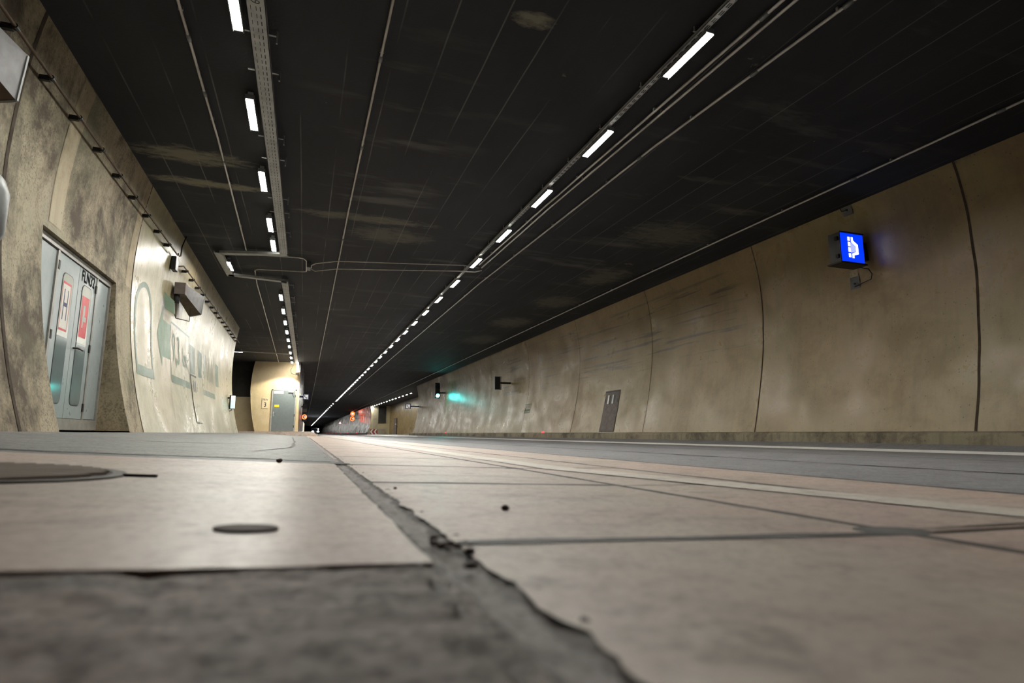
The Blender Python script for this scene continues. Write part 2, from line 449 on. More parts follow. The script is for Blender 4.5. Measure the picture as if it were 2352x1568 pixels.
for y0, y1 in ((6.98, 7.3), (9.72, 10.0)):
    m = MB(); m.grid([y0, y1], [2.3 + .1 * i for i in range(17)] + [3.98], lambda y, z: (L(z) + .004, y + .06 * (z - 2.3), z))
    struct(m.build('trim_%d' % n_trim, 'wall_band')); n_trim += 1

# ------------------------------------------------------------------ right walls, kerb, far lay-by
m = MB(); m.grid([-6, -3, 0, 3] + list(range(5, 48, 3)) + [48], zs, lambda y, z: (R(z), y, z))
m.grid([0, .5, 1], zs, lambda t, z: (R(z) + (11.6 - R(z)) * t, 48, z))
struct(m.build('wall_right', 'wall_right', smooth=True))
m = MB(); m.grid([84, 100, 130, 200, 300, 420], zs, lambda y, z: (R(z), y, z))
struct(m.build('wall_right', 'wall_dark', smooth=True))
m = MB(); m.grid([0, .35, .7, 1], zs, lambda t, z: (R(z) + (11.6 - R(z)) * t, 84, z)); struct(m.build('wall_lay_by', 'wall_end'))
m = MB(); m.box((11.4, 48, -.1), (11.6, 84, H)); struct(m.build('wall_lay_by', 'wall_right'))
def ragged(y): return .012 * noise.noise((y * 1.3, 3, 0)) + .006 * noise.noise((y * 6, 8, 0))
for y0, y1 in ((-4, 48), (84, 400)):
    yy = [y0 + (y1 - y0) * i / 160 for i in range(161)]
    m = MB(); P = [(8.08, -.1), (8.1, .1), (8.115, .135), (8.14, .15), (8.5, .16)]
    m.grid(yy, [0, 1, 2, 3, 4], lambda y, j: (P[j][0] + ragged(y), y, P[j][1] + (ragged(y + 9) if j in (2, 3) else 0)))
    struct(m.build('kerb', 'kerb'))
m = MB()
m.hexa([(-3.2, 33.0, -.1), (.55, 33.0, -.1), (.55, 420, -.1), (-3.2, 420, -.1), (-3.2, 33.02, .235), (.45, 33.02, .225), (-.0, 60, .2), (-3.2, 60, .2)])
m.hexa([(.55, 33.0, -.1), (.82, 33.0, -.1), (.6, 36, -.1), (.5, 36, -.1), (.45, 33.02, .225), (.5, 33.05, .2), (.45, 36, .2), (.4, 36, .2)])
struct(m.build('kerb', 'slab'))

# ------------------------------------------------------------------ ground
def gstrip(name, mat, x0, x1, ys, dz=0., nx=None, jit=0.):
    xs = sorted(set([x0, x1] + [g for g in GX if x0 < g < x1]))
    m = MB()
    def f(x, y):
        j = jit * noise.noise((x * 3, y * 9, 1)) if x in (x0, x1) else 0
        return (x + j, y, gz(x) + dz)
    m.grid(xs, ys, f)
    return struct(m.build(name, mat))
far = [3 + i for i in range(12)] + [18, 24, 32, 45, 60, 90, 140, 250, 420]
gstrip('floor', 'tar_dark', -8, 13, [-6, -2, 0, 2, 6, 20, 60, 420], -.012)
gstrip('road', 'asphalt', 2.11, 8.12, [-6, 0, 2] + far)
gstrip('road', 'asphalt', 8.12, 13, [48, 60, 84], .01)
gstrip('road', 'asphalt_side', -8, .14, [2.77 + .05 * i for i in range(40)] + [4.8, 6, 8, 10, 14, 20, 33.5, 38], 0, jit=.012)
gstrip('road', 'asphalt_side', -3.4, .14, [-6, -3, -1, -.35], 0)
gstrip('road', 'asphalt', .14, 8.1, [60, 90, 140, 250, 420], .002)
# foreground asphalt, coarse surface modelled
m = MB()
xs = [-1.6, -1.2, -.9, -.7] + [-.55 + .006 * i for i in range(116)]
yg = [-.35, -.2, -.05, .05, .1] + [.14 + .006 * i for i in range(90)]
def asph(x, y):
    xx = x
    if x > .13: xx = .138 + .012 * noise.noise((1, y * 11, 0)) + .006 * noise.noise((3, y * 40, 0))
    h = .0035 * noise.noise((x * 28, y * 28, 0)) + .002 * noise.noise((x * 70, y * 70, 5)) - .001
    if y > .6: h = min(h, .0006) - .0004 * min(1, (y - .6) / .05)
    return (xx, y, gz(x) + h - .001)
m.grid(xs, yg, asph); struct(m.build('road', 'asphalt_near', smooth=True))
# pale concrete slab of the gutter chamber
m = MB()
xs = [-3.0, -2.25, -1.6, -1.0, -.6, -.3, 0, .135]; yg = [.632 + .04 * i for i in range(54)]
def chamber(x, y):
    xx = x + ((.008 * noise.noise((2, y * 9, 0)) + .004 * noise.noise((5, y * 30, 0))) if x > .1 else 0)
    return (xx, y + (.004 * noise.noise((x * 12, 1, 0)) + .002 * noise.noise((x * 50, 1, 0)) if y in (yg[0], yg[-1]) else 0), gz(x) + .0012)
xs = [-3.0, -2.25, -1.6] + [-1.2 + .02 * i for i in range(67)] + [.135]
m.grid(xs, yg, chamber)
m.grid(xs, [0, 1], lambda x, t: (x, yg[0] - .001 + .004 * noise.noise((x * 12, 1, 0)) + .002 * noise.noise((x * 50, 1, 0)), gz(x) + .0012 - .008 * t))
struct(m.build('road_slab', 'slab'))
# the ragged filled seam
m = MB()
yg = [-.4 + .012 * i for i in range(330)] + far + [20, 24, 30, 33]
yg = sorted(set(yg)); sx = [.118 + .006 * i for i in range(16)]
def seam(x, y):
    t = (x - .163) / .045
    h = -.005 * max(0, 1 - t * t) + .005 * noise.noise((x * 40, y * 40, 2)) + .003 * noise.noise((x * 110, y * 110, 2))
    return (x, y, gz(x) + h - .0015)
m.grid(sx, yg, seam); struct(m.build('road_joint', 'seam', smooth=True))
# pale road slabs between the joints (gaps show the dark filler)
def panel(m, x0, x1, y0, y1, n):
    xs = [x0, x0 + .02] + [x0 + (x1 - x0) * i / 6 for i in range(1, 6)] + [x1 - .01, x1]
    ys = [y0] + [y0 + (y1 - y0) * i / n for i in range(1, n)] + [y1]
    def f(x, y):
        jx = (.006 * noise.noise((x0, y * 14, 0)) + .005 * noise.noise((x0, y * 45, 0))) * (1.5 if x == .19 else 1) if x in (x0, x1) else 0
        jy = .005 * noise.noise((x * 9, y0, 4)) + .003 * noise.noise((x * 40, y0, 4)) if y in (y0, y1) else 0
        edge = -.001 if (x in (x0, x1) or y in (y0, y1)) else 0
        return (x + jx, y + jy, gz(x) + edge)
    m.grid(xs, ys, f)
m = MB()
yj = [-1.25, -.25, .745, 1.735, 2.75, 3.75, 4.8] + [5.8 + i for i in range(55)]
for a, b in zip(yj, yj[1:]):
    g = .009
    panel(m, .19 if a < 20 else .14, .976, a + g, b - g, 60 if a < 5 else 4)
    panel(m, .988, 1.545, a + g, b - g, 12 if a < 5 else 3)
for a, b in zip([-3, .775, 4.8, 8.8, 12.8, 16.8, 24.8, 32, 40, 50], [.775, 4.8, 8.8, 12.8, 16.8, 24.8, 32, 40, 50, 60]):
    panel(m, 1.556, 2.105, a + .006, b - .006, 20 if a < 6 else 5)
struct(m.build('road_slab', 'slab', smooth=True))
# filled lengthwise joints
for xj, wj in ((.982, .02), (1.55, .018), (2.108, .016)):
    m = MB(); yj2 = [-.6 + .03 * i for i in range(200)] + [6, 8, 10, 14, 20, 30, 45, 60]
    m.grid([0, 1], yj2, lambda t, y: (xj + (t - .5) * wj * (1 + .5 * noise.noise((y * 5, xj, 0))) + .006 * noise.noise((y * 7, xj, t * 4)), y, gz(xj) + .0012))
    struct(m.build('road_joint', 'tar_dark'))
for y0, xa, xb, wj in ((.745, .19, .98, .026), (.775, .98, 1.545, .012), (1.735, .19, .98, .03), (2.75, .19, .98, .035), (2.73, .98, 1.5, .012), (3.75, .19, .98, .03), (4.8, .19, .98, .035), (5.8, .19, .98, .04), (6.8, .19, .98, .04), (8.8, .19, .98, .05)):
    m = MB(); xs2 = [xa + (xb - xa) * i / 40 for i in range(41)]
    m.grid(xs2, [0, 1], lambda x, t: (x, y0 + (t - .5) * wj * (1 + .6 * noise.noise((x * 8, y0, 0))) + .008 * noise.noise((x * 6, y0, t * 3)), gz(x) + .001))
    struct(m.build('road_joint', 'tar_dark'))
def crack(pts, wd, name='road_joint'):
    m = MB(); Q = []
    for (a, b), (c, d) in zip(pts, pts[1:]):
        for i in range(24): Q.append((a + (c - a) * i / 24, b + (d - b) * i / 24))
    V = []
    for i, (x, y) in enumerate(Q):
        x += .02 * noise.noise((x * 5, y * 5, 1)); y += .03 * noise.noise((x * 5, y * 5, 7)); h = wd * (.35 + abs(noise.noise((x * 4, y * 4, 3))) * 1.6)
        dx, dy = (Q[min(i + 1, len(Q) - 1)][0] - Q[max(0, i - 1)][0], Q[min(i + 1, len(Q) - 1)][1] - Q[max(0, i - 1)][1]); n = math.hypot(dx, dy) or 1
        V.append([m.bm.verts.new((x - dy / n * h / 2 * s_, y + dx / n * h / 2 * s_, gz(x) + .002)) for s_ in (1, -1)])
    for A, B in zip(V, V[1:]): m.bm.faces.new([A[0], B[0], B[1], A[1]])
    struct(m.build(name, 'tar_dark'))
crack([(.12, 2.95), (-.25, 3.05), (-1.1, 2.95), (-2.2, 2.9)], .11)
crack([(-.3, 4.2), (-.1, 5.5), (-.12, 9), (-.3, 18)], .04)
crack([(-2.2, 5.2), (-1.2, 5.4), (-.4, 6.2)], .05)
crack([(3.4, -.5), (3.3, 2), (3.35, 6), (3.3, 14), (3.4, 30)], .07)
crack([(5.2, 0), (5.25, 4), (5.2, 10), (5.3, 24)], .07)
# tar lumps where the joints meet
for i, (x, y, a, b) in enumerate(((.985, .775, .075, .05), (.975, 2.72, .05, .04), (.16, 2.83, .05, .07))):
    m = MB()
    P = [(x + a * (1 + .3 * noise.noise((j, i, 0))) * math.cos(j * math.pi / 9), y + b * (1 + .3 * noise.noise((j, i, 5))) * math.sin(j * math.pi / 9)) for j in range(18)]
    c = m.bm.verts.new((x, y, gz(x) + .005)); V = [m.bm.verts.new((p, q, gz(p) + .0)) for p, q in P]
    for j in range(18): m.bm.faces.new([c, V[j], V[(j + 1) % 18]])
    struct(m.build('road_joint', 'tar_dark' if i in (1, 2) else 'tar', smooth=True))
# painted lines
def line(pts0, pts1, name, mat='road_paint'):
    m = MB(); V0 = []; V1 = []
    for (x, y) in pts0: V0.append(m.bm.verts.new((x, y, gz(x) + .003)))
    for (x, y) in pts1: V1.append(m.bm.verts.new((x, y, gz(x) + .003)))
    for i in range(len(V0) - 1): m.bm.faces.new([V0[i], V0[i+1], V1[i+1], V1[i]])
    return struct(m.build(name, mat))
LP = [(1.62, -.3), (1.53, .4), (1.44, .83), (1.29, 1.73), (1.11, 2.64), (1.11, 5.15), (1.15, 8.2), (1.16, 41), (1.16, 200)]
line(LP, [(x + .16 + .001 * min(20, y), y + .12) for x, y in LP], 'road_marking')
line([(7.3, -3), (7.3, 14), (7.45, 40), (7.5, 200)], [(7.52, -3), (7.52, 14), (7.68, 40), (7.75, 200)], 'road_marking', 'road_white')

# round ribbed manhole cover in the chamber slab
t = thing('manhole_cover', 'round ribbed iron manhole cover in the pale slab at lower left', 'manhole cover', (-.73, 1.7, gz(-.73)))
def gp(x, y, d): return (x, y, gz(x) + d)
m = MB(); m.ring((-.73, 1.7), .285, .315, gp, (-.004, .0055)); m.build('rim', 'steel_dark', t)
m = MB(); m.prism([(-.73 + .285 * math.cos(j*math.pi/14), 1.7 + .285 * math.sin(j*math.pi/14)) for j in range(28)], gp, (-.002, .0048)); m.build('plate', 'cover_plate', t)
for i in range(-6, 7):
    d = i * .042; hl = math.sqrt(max(.0, .27**2 - d*d))
    c = Vector((-.73, 1.7)); u = Vector((math.cos(.95), math.sin(.95))); v = Vector((-u.y, u.x))
    P = [c + v*(d-.009) - u*hl, c + v*(d-.009) + u*hl, c + v*(d+.009) + u*hl, c + v*(d+.009) - u*hl]
    m = MB(); m.prism([(p.x, p.y) for p in P], gp, (.004, .012)); m.build('rib', 'cover_rib', t)
m = MB(); m.prism([(-.42, 1.715), (-.345, 1.71), (-.345, 1.725), (-.42, 1.735)], gp, (.0, .008)); m.build('lifting_slot', 'black', t)
# flat disc, its dark colour standing in for the shade inside a hole
m = MB(); m.prism([(-.065 + .04 * math.cos(j*math.pi/12), .863 + .03 * math.sin(j*math.pi/12)) for j in range(24)], gp, (.0, .0045))
tag(m.build('hole_disc', 'stone'), 'small dark round disc standing in for a hole in the pale slab left of the seam', 'plug')
for (x, y, r, lb) in ((.371, 1.083, .0075, 'dark pebble lying alone on the pale slab right of the seam'),
                      (-.092, 2.70, .012, 'small dark pebble near the far edge of the pale chamber slab'),
                      (.225, 1.52, .004, 'tiny dark crumb on the pale slab just right of the seam')):
    m = MB(); bmesh.ops.create_icosphere(m.bm, subdivisions=2, radius=r)
    for v in m.bm.verts: v.co = Vector((v.co.x * 1.15, v.co.y, v.co.z * .75)) * (1 + .25 * noise.noise(v.co * 160)); v.co += Vector((x, y, gz(x) + .0035 * (x < .1) + r * .6))
    tag(m.build('pebble', 'stone', smooth=True), lb, 'pebble')

random.seed(3)
for i in range(9):
    x, y, r = .178 + .02 * random.uniform(-1, 1), .69 + .09 * random.uniform(-1, 1), random.uniform(.003, .0065)
    m = MB(); bmesh.ops.create_icosphere(m.bm, subdivisions=2, radius=r)
    for v in m.bm.verts: v.co = Vector((v.co.x * 1.3, v.co.y, v.co.z * .7)) * (1 + .3 * noise.noise(v.co * 150 + Vector((i, 0, 0)))); v.co += Vector((x, y, gz(x) + r * .45))
    o = m.build('crumb', 'stone' if i % 2 else 'seam', smooth=True)
    tag(o, 'brown crumb of broken filler in the seam beside the nearest cross joint', 'crumb', 'crumbs in the seam')
# ------------------------------------------------------------------ ceiling lamps
ORD = ['first', 'second', 'third', 'fourth', 'fifth', 'sixth', 'seventh', 'eighth', 'ninth', 'tenth', 'eleventh', 'twelfth', 'thirteenth',
       'fourteenth', 'fifteenth', 'sixteenth', 'seventeenth', 'eighteenth', 'nineteenth', 'twentieth']
def make_lamp():
    z = H - .15
    t = thing('ceiling_lamp', 'x', 'lamp', (0, 0, z))
    m = MB(); m.box((-.05, -.37, z + .03), (.05, .37, z + .085))
    for sx in (-1, 1): m.box((min(sx*.041, sx*.05), -.37, z + .014), (max(sx*.041, sx*.05), .37, z + .031))
    m.build('housing', 'housing', t)
    m = MB()
    P = [(-.037, .022), (.037, .022), (.037, .031), (-.037, .031)]
    m.prism(P, lambda a, b, d: (a, d, z + b), (-.345, .345)); m.build('diffuser', 'lamp', t)
    for y in (-.3, .3):
        m = MB(); m.box((-.03, y - .02, z + .08), (.03, y + .02, H - .004)); m.build('bracket', 'galv', t)
    return t
lamp = make_lamp(); used = [False]
def put_lamp(x, y, label, group, rz=0):
    if not used[0]:
        used[0] = True; lamp.location = (x, y, H - .15); lamp['label'] = label; lamp['group'] = group; lamp.rotation_euler = (0, 0, rz); return lamp
    o = dup(lamp, (x, y, H - .15), rz, label); o['group'] = group; return o
RX0 = 3.43
g = 'long right-hand row of ceiling lamps'
for y in (2.51,): put_lamp(RX0, y, 'lit ceiling lamp of the right-hand row overhead, above the top edge of the photo', g)
for i in range(36):
    lb = ('lit ceiling lamp, %s from the near end of the long right-hand row' % ORD[i]) if i < 20 else 'small distant lamp in the closely spaced middle of the long right-hand row'
    put_lamp(RX0 - .05 * min(1, i / 12), 4.42 + 1.905 * i, lb, g)
for i in range(46):
    put_lamp(RX0 - .1, 78 + 5.3 * i, 'tiny far lamp in the vanishing end of the right-hand row', g)
g = 'left-hand row of ceiling lamps beside the wide cable tray'
for i, y in enumerate((5.15, 7.08, 9.05, 11.0, 12.25)):
    put_lamp(-.78, y, 'lit ceiling lamp, %s from the near end of the left-hand row beside the wide tray' % ORD[i], g)
put_lamp(-1.78, 14.15, 'single lit ceiling lamp inside the bend of the wide cable tray', g)
for i in range(9):
    put_lamp(-.8, 17.05 + 1.985 * i, 'lit ceiling lamp, %s beyond the tray bend in the left-hand row' % ORD[i], g)
put_lamp(-3.25, 29.4, 'small ceiling lamp in the dark recess beyond the glossy left wall', 'lamp in the dark recess', math.pi / 2)
g = 'short row of ceiling lamps in the far right lay-by'
for i in range(14):
    put_lamp(9.35 - .035 * i, 55 + 2.2 * i, 'lit lamp, %s from the near end of the short row in the right lay-by' % ORD[i], g)

# ------------------------------------------------------------------ cable trays
t = thing('cable_tray', 'wide perforated grey cable tray with a box-shaped bend, beside the left-hand lamps', 'cable tray', (-.59, 12, H - .14))
def trough(m, p0, p1, wdt, zb, hh=.05):
    p0 = Vector((p0[0], p0[1], 0)); p1 = Vector((p1[0], p1[1], 0)); d = (p1 - p0).normalized(); nrm = Vector((-d.y, d.x, 0)) * wdt / 2
    A = [p0 - nrm, p1 - nrm, p1 + nrm, p0 + nrm]
    m.hexa([(a.x, a.y, zb) for a in A] + [(a.x, a.y, zb + .006) for a in A])
    for s in (-1, 1):
        q = nrm * s; e = nrm.normalized() * .006 * s
        B = [p0 + q, p1 + q, p1 + q - e, p0 + q - e]
        m.hexa([(a.x, a.y, zb) for a in B] + [(a.x, a.y, zb + hh) for a in B])
zt = H - .13
m = MB(); trough(m, (-.6, -2), (-.6, 12.75), .16, zt)
m.build('near_run', 'tray', t)
m = MB(); trough(m, (-.53, 12.8), (-1.85, 13.15), .16, zt); trough(m, (-1.9, 13.1), (-1.86, 15.05), .16, zt); trough(m, (-1.9, 14.95), (-.6, 15.2), .16, zt)
m.build('bend', 'galv', t)
m = MB(); trough(m, (-.65, 15.1), (-.57, 33.3), .16, zt); m.build('far_run', 'tray', t)
for i in range(28):
    y = 4.1 + i * 1.06
    if any(abs(y - q) < .39 for q in [17.05 + 1.985 * j for j in range(9)] + [5.15, 7.08, 9.05, 11.0, 12.25]): y += .42 if y < 16 else .45
    if 12.3 < y < 15.6: continue
    m = MB(); m.box((-.76, y - .012, H - .056), (-.44, y + .012, H - .048)); m.box((-.455, y - .012, zt + .0), (-.44, y + .012, H - .004))
    m.build('cross_bar', 'galv', t)
t = thing('cable_tray', 'slim perforated cable tray running along the right-hand lamp row', 'cable tray', (3.38, 30, H - .1))
m = MB(); trough(m, (3.385, -2), (3.33, 75), .07, H - .09, .03); m.build('run', 'tray_slim', t)
for i in range(30):
    y = 3.2 + i * 1.905 / 2
    m = MB(); m.box((3.32, y - .008, H - .062), (3.44, y + .008, H - .054)); m.box((3.33, y - .006, H - .06), (3.34, y + .006, H - .004)); m.build('hanger', 'galv', t)
# number plate hung on the wide tray
t = thing('number_plate', 'small pale plate with number 661 on the wide tray at the top of the photo', 'plate', (-.59, 4.95, zt - .02))
m = MB(); m.box((-.66, 4.86, zt - .012), (-.53, 5.08, zt - .004)); m.build('plate', 'pale_grey', t)
m = text_mb('661', .11, lambda a, b: (-.595 - b * 1.0, 4.97 - a, zt - .014), 1.0); m.build('lettering', 'ink', t)

# ------------------------------------------------------------------ ceiling conduits
def pipe(pts, r, label, couplings=(), group='conduits along the ceiling', clips=True):
    P = [Vector(p) for p in pts]
    t = thing('conduit', label, 'pipe', P[0], group)
    m = MB(); m.tube(P, r, 7); m.build('tube', 'pipe', t, smooth=True)
    for y in couplings:
        x = np.interp(y, [p.y for p in P], [p.x for p in P]); z = P[0].z
        m = MB(); m.tube([(x, y - .05, z), (x, y + .05, z)], r * 1.5, 8); m.build('coupling', 'housing', t, smooth=True)
    if clips:
        L0 = (P[-1] - P[0]).length
        for i in range(min(14, int(L0 / 2))):
            y = P[0].y + 4.5 + i * 2.0
            if y > P[-1].y: break
            x = np.interp(y, [p.y for p in P], [p.x for p in P]); z = P[0].z
            m = MB(); m.box((x - r * 1.4, y - .012, z - r * .3), (x + r * 1.4, y + .012, H - .004)); m.build('clip', 'galv', t)
    return t
zp = H - .04
pipe([(-1.26, -1, zp), (-1.27, 8, zp), (-1.35, 13.0, zp)], .014, 'left thin ceiling pipe ending at the tray bend', (5.9, 6.9, 8.7))
pipe([(-1.30, 14.6, zp), (-1.35, 16, zp), (-1.5, 33.9, zp)], .014, 'thin ceiling pipe from the tray bend to the wall above the grey door')
pipe([(.57, -1, zp), (.53, 10, zp), (.6, 60, zp), (.6, 120, zp)], .014, 'long thin pipe along the middle of the dark ceiling', (5.6, 7.6, 11.6))
pipe([(3.86, -1, zp), (3.84, 3.5, zp), (3.68, 8.7, zp), (3.6, 12.4, zp)], .016, 'left one of the twin pipes right of the right-hand lamps', (3.78,))
pipe([(3.98, -1, zp), (3.95, 3.5, zp), (3.78, 8.7, zp), (3.72, 12.6, zp)], .016, 'right one of the twin pipes right of the right-hand lamps')
pipe([(4.5, -1, zp), (4.44, 3.3, zp), (4.26, 6.3, zp), (4.08, 14, zp), (4.05, 60, zp)], .016, 'ceiling pipe right of the twin pipes, without a bend', (3.4, 4.5, 6.6))
pipe([(7.7, -1, zp), (7.7, 5, zp), (7.66, 12, zp), (7.76, 45, zp), (7.76, 110, zp)], .016, 'ceiling pipe close along the top of the right-hand wall', (4.1, 6.1))
pipe([(-1.36, 13.3, zp), (-.3, 13.2, zp), (-.2, 13.25, zp), (-.15, 13.4, zp), (-.15, 14.3, zp), (-.2, 14.35, zp), (-1.22, 14.5, zp), (-1.3, 14.6, zp)], .014,
     'square loop of thin pipe right of the tray bend', clips=False)
pipe([(3.6, 12.4, zp - .07), (3.2, 12.33, zp - .07), (.5, 12.95, zp - .07), (.05, 13.3, zp - .07), (-.04, 13.5, zp - .07), (-.04, 13.7, zp - .07)], .012, 'nearer of two cross pipes over the road to the right-hand lamps', clips=False)
pipe([(3.72, 12.6, zp - .07), (3.6, 12.78, zp - .07), (3.2, 12.83, zp - .07), (.5, 13.6, zp - .07), (.05, 13.95, zp - .07), (-.04, 13.8, zp - .07)], .012, 'farther of two cross pipes over the road to the right-hand lamps', clips=False)
m = MB(); m.box((-.13, 13.6, H - .13), (-.055, 13.9, H - .003)); tag(m.build('junction_box', 'housing'), 'small junction box on the ceiling between the two pipe loops', 'box')
pipe([(-.78, 29.7, zp - .05), (-2.3, 29.5, zp - .05), (-3.0, 29.4, zp - .05), (-3.7, 29.4, zp - .05)], .025, 'pipe across the ceiling to the small lamp in the dark recess', clips=False)
# ------------------------------------------------------------------ left wall: rail on stand-offs
def rail(ys, zf, label, clampys, r=.014):
    t = thing('wall_conduit', label, 'pipe', (L(zf(ys[0])) + .1, ys[0], zf(ys[0])), 'conduit on stand-offs along the left wall')
    m = MB(); m.tube([(L(zf(y)) + .1, y, zf(y)) for y in ys], r, 7); m.build('tube', 'rust', t, smooth=True)
    for y in clampys:
        z = zf(y); x = L(z)
        m = MB(); m.box((x - .01, y - .02, z - .035), (x + .085, y + .02, z + .015)); m.tube([(x + .1, y - .025, z), (x + .1, y + .025, z)], .024, 8)
        m.build('stand_off', 'black', t)
    return t
rail([2 + .5 * i for i in range(21)] + [12.15], lambda y: 3.48, 'brown conduit on stand-offs along the upper left wall, near run up to the black box',
     [5.5, 6.25, 7.0, 7.75, 8.5, 9.25, 10, 10.75, 11.5])
zf2 = lambda y: 3.44 + .02 * min(1, (y - 12.4) / 3) - (.1 if y < 12.6 else 0)
rail([12.45, 12.8, 13.2, 14, 16, 18, 20, 22, 23.5], zf2, 'brown conduit on stand-offs along the glossy left wall, far run beyond the black box',
     [13.2, 13.95, 14.7, 15.45, 16.2, 16.95, 17.7, 18.45, 19.2, 19.95, 20.7, 21.45, 22.2, 22.95], .013)
t = thing('junction_box', 'black junction box with looped cables high on the left wall', 'box', (L(3.4) + .05, 12.25, 3.22))
m = MB(); m.box((L(3.35) + .015, 12.15, 3.2), (L(3.35) + .1, 12.38, 3.46)); m.build('case', 'black', t, bevel=.01)
m = MB(); m.tube([(L(3.48) + .1, 12.1, 3.48), (L(3.5)+.1, 12.2, 3.53), (L(3.5)+.1, 12.3, 3.5), (L(3.5) + .1, 12.4, 3.53), (L(3.7) + .06, 12.5, 3.75), (L(4) + .05, 12.6, 4.0)], .012, 6); m.build('cable', 'steel_dark', t, smooth=True)

# ------------------------------------------------------------------ niche doors
t = thing('niche_door', 'pale metal double door with lettering FLN32 in the left wall niche', 'door', (XD + .03, 8.1, .2))
x0, x1 = XD, XD + .035
def P2(y0, y1, z0, z1, d0=0., d1=.03): return (XD + d0, y0, z0), (XD + d1, y1, z1)
m = MB(); m.box(*P2(6.88, 9.32, 2.14, 2.21, 0, .05)); m.box(*P2(6.88, 9.32, .17, .30, 0, .05)); m.box(*P2(9.27, 9.32, .3, 2.14, 0, .05)); m.box(*P2(6.88, 6.93, .3, 2.14, 0, .05))
m.box(*P2(7.48, 7.53, .3, 2.14, 0, .045)); m.box(*P2(8.77, 8.81, .3, 2.14, 0, .045)); m.build('frame', 'door_frame', t)
m = MB(); m.box(*P2(6.94, 7.475, .31, 2.13, 0, .03)); m.build('side_panel', 'door_white', t, bevel=.004)
m = MB(); m.box(*P2(8.815, 9.265, .31, 2.13, 0, .03)); m.build('side_panel', 'door_white', t, bevel=.004)
def rrect(y0, y1, z0, z1, r, n=5):
    P = []
    for cy, cz, a0 in ((y1 - r, z1 - r, 0), (y0 + r, z1 - r, 90), (y0 + r, z0 + r, 180), (y1 - r, z0 + r, 270)):
        for i in range(n + 1):
            a = math.radians(a0 + 90 * i / n); P.append((cy + r * math.cos(a), cz + r * math.sin(a)))
    return P
fx = lambda a, b, d: (XD + d, a, b)
leaves = []
for (a, b, ga, gb) in ((7.535, 8.165, 7.69, 8.02), (8.172, 8.765, 8.3, 8.64)):
    m = MB(); m.box(*P2(a, b, .305, 2.132, 0, .036)); lf = m.build('door_leaf', 'door_white', t, bevel=.003); leaves.append(lf)
    m = MB(); m.prism(rrect(ga, gb, .46, 1.95, .08), fx, (.03, .0385)); m.build('gasket', 'black', lf)
    gi = .012
    m = MB(); m.prism([(p, q) for p, q in rrect(ga + gi, gb - gi, .47, 1.94, .075)], fx, (.03, .0398)); m.build('glass', 'glass_low', lf)
    zt0 = 1.22
    top = [(p, max(q, zt0)) for p, q in rrect(ga + gi, gb - gi, .47, 1.94, .075)]
    up = [q for q in top if q[1] > zt0 + 1e-6]
    up = up + [(ga + gi, zt0), (gb - gi, zt0)]
    m = MB(); m.prism(up, fx, (.039, .0405)); m.build('upper_pane', 'pale_grey', lf)  # upper part of the pane in a paler colour
    for hz in (.45, 1.2, 1.98):
        yy = a + .0 if a < 8 else b
        m = MB(); m.box((XD + .03, yy - .02, hz - .05), (XD + .05, yy + .02, hz + .05)); m.build('hinge', 'steel_dark', lf)
m = MB(); m.tube([(XD + .03, 8.235, 1.14), (XD + .085, 8.235, 1.14), (XD + .085, 8.4, 1.135)], .011, 8); m.build('handle', 'steel_dark', leaves[1], smooth=True)
m = MB(); m.prism([(7.72, 1.84), (7.955, 1.84), (7.955, 1.29), (7.72, 1.29)], fx, (.0405, .0415)); s1 = m.build('hydrant_notice', 'white', leaves[0])
m = MB(); m.box((XD + .0412, 7.72, 1.82), (XD + .042, 7.955, 1.845)); m.box((XD + .0412, 7.72, 1.285), (XD + .042, 7.955, 1.31)); m.box((XD+.0412, 7.72, 1.31), (XD+.042, 7.728, 1.82)); m.box((XD+.0412, 7.947, 1.31), (XD+.042, 7.955, 1.82)); m.build('notice_border', 'maroon', s1) if False else m.build('notice_border', 'red', leaves[0])
m = text_mb('H', .52, lambda a, b: (XD + .0425, 7.838 + a, 1.565 + b), .42); m.build('lettering', 'ink_blue', leaves[0])
m = MB(); m.box((XD + .0405, 8.34, 1.30), (XD + .0415, 8.575, 1.81)); s2 = m.build('fire_notice', 'red', leaves[1])
m = MB(); m.prism([(8.40, 1.7), (8.47, 1.7), (8.47, 1.56), (8.53, 1.56), (8.53, 1.5), (8.44, 1.5), (8.44, 1.42), (8.40, 1.42)], fx, (.0415, .0422)); m.build('notice_symbol', 'pale_grey', leaves[1])
m = text_mb('FLN32', .2, lambda a, b: (XD + .0375, 8.475 + a, 2.04 + b), .85, .008); m.build('lettering', 'ink', leaves[1])

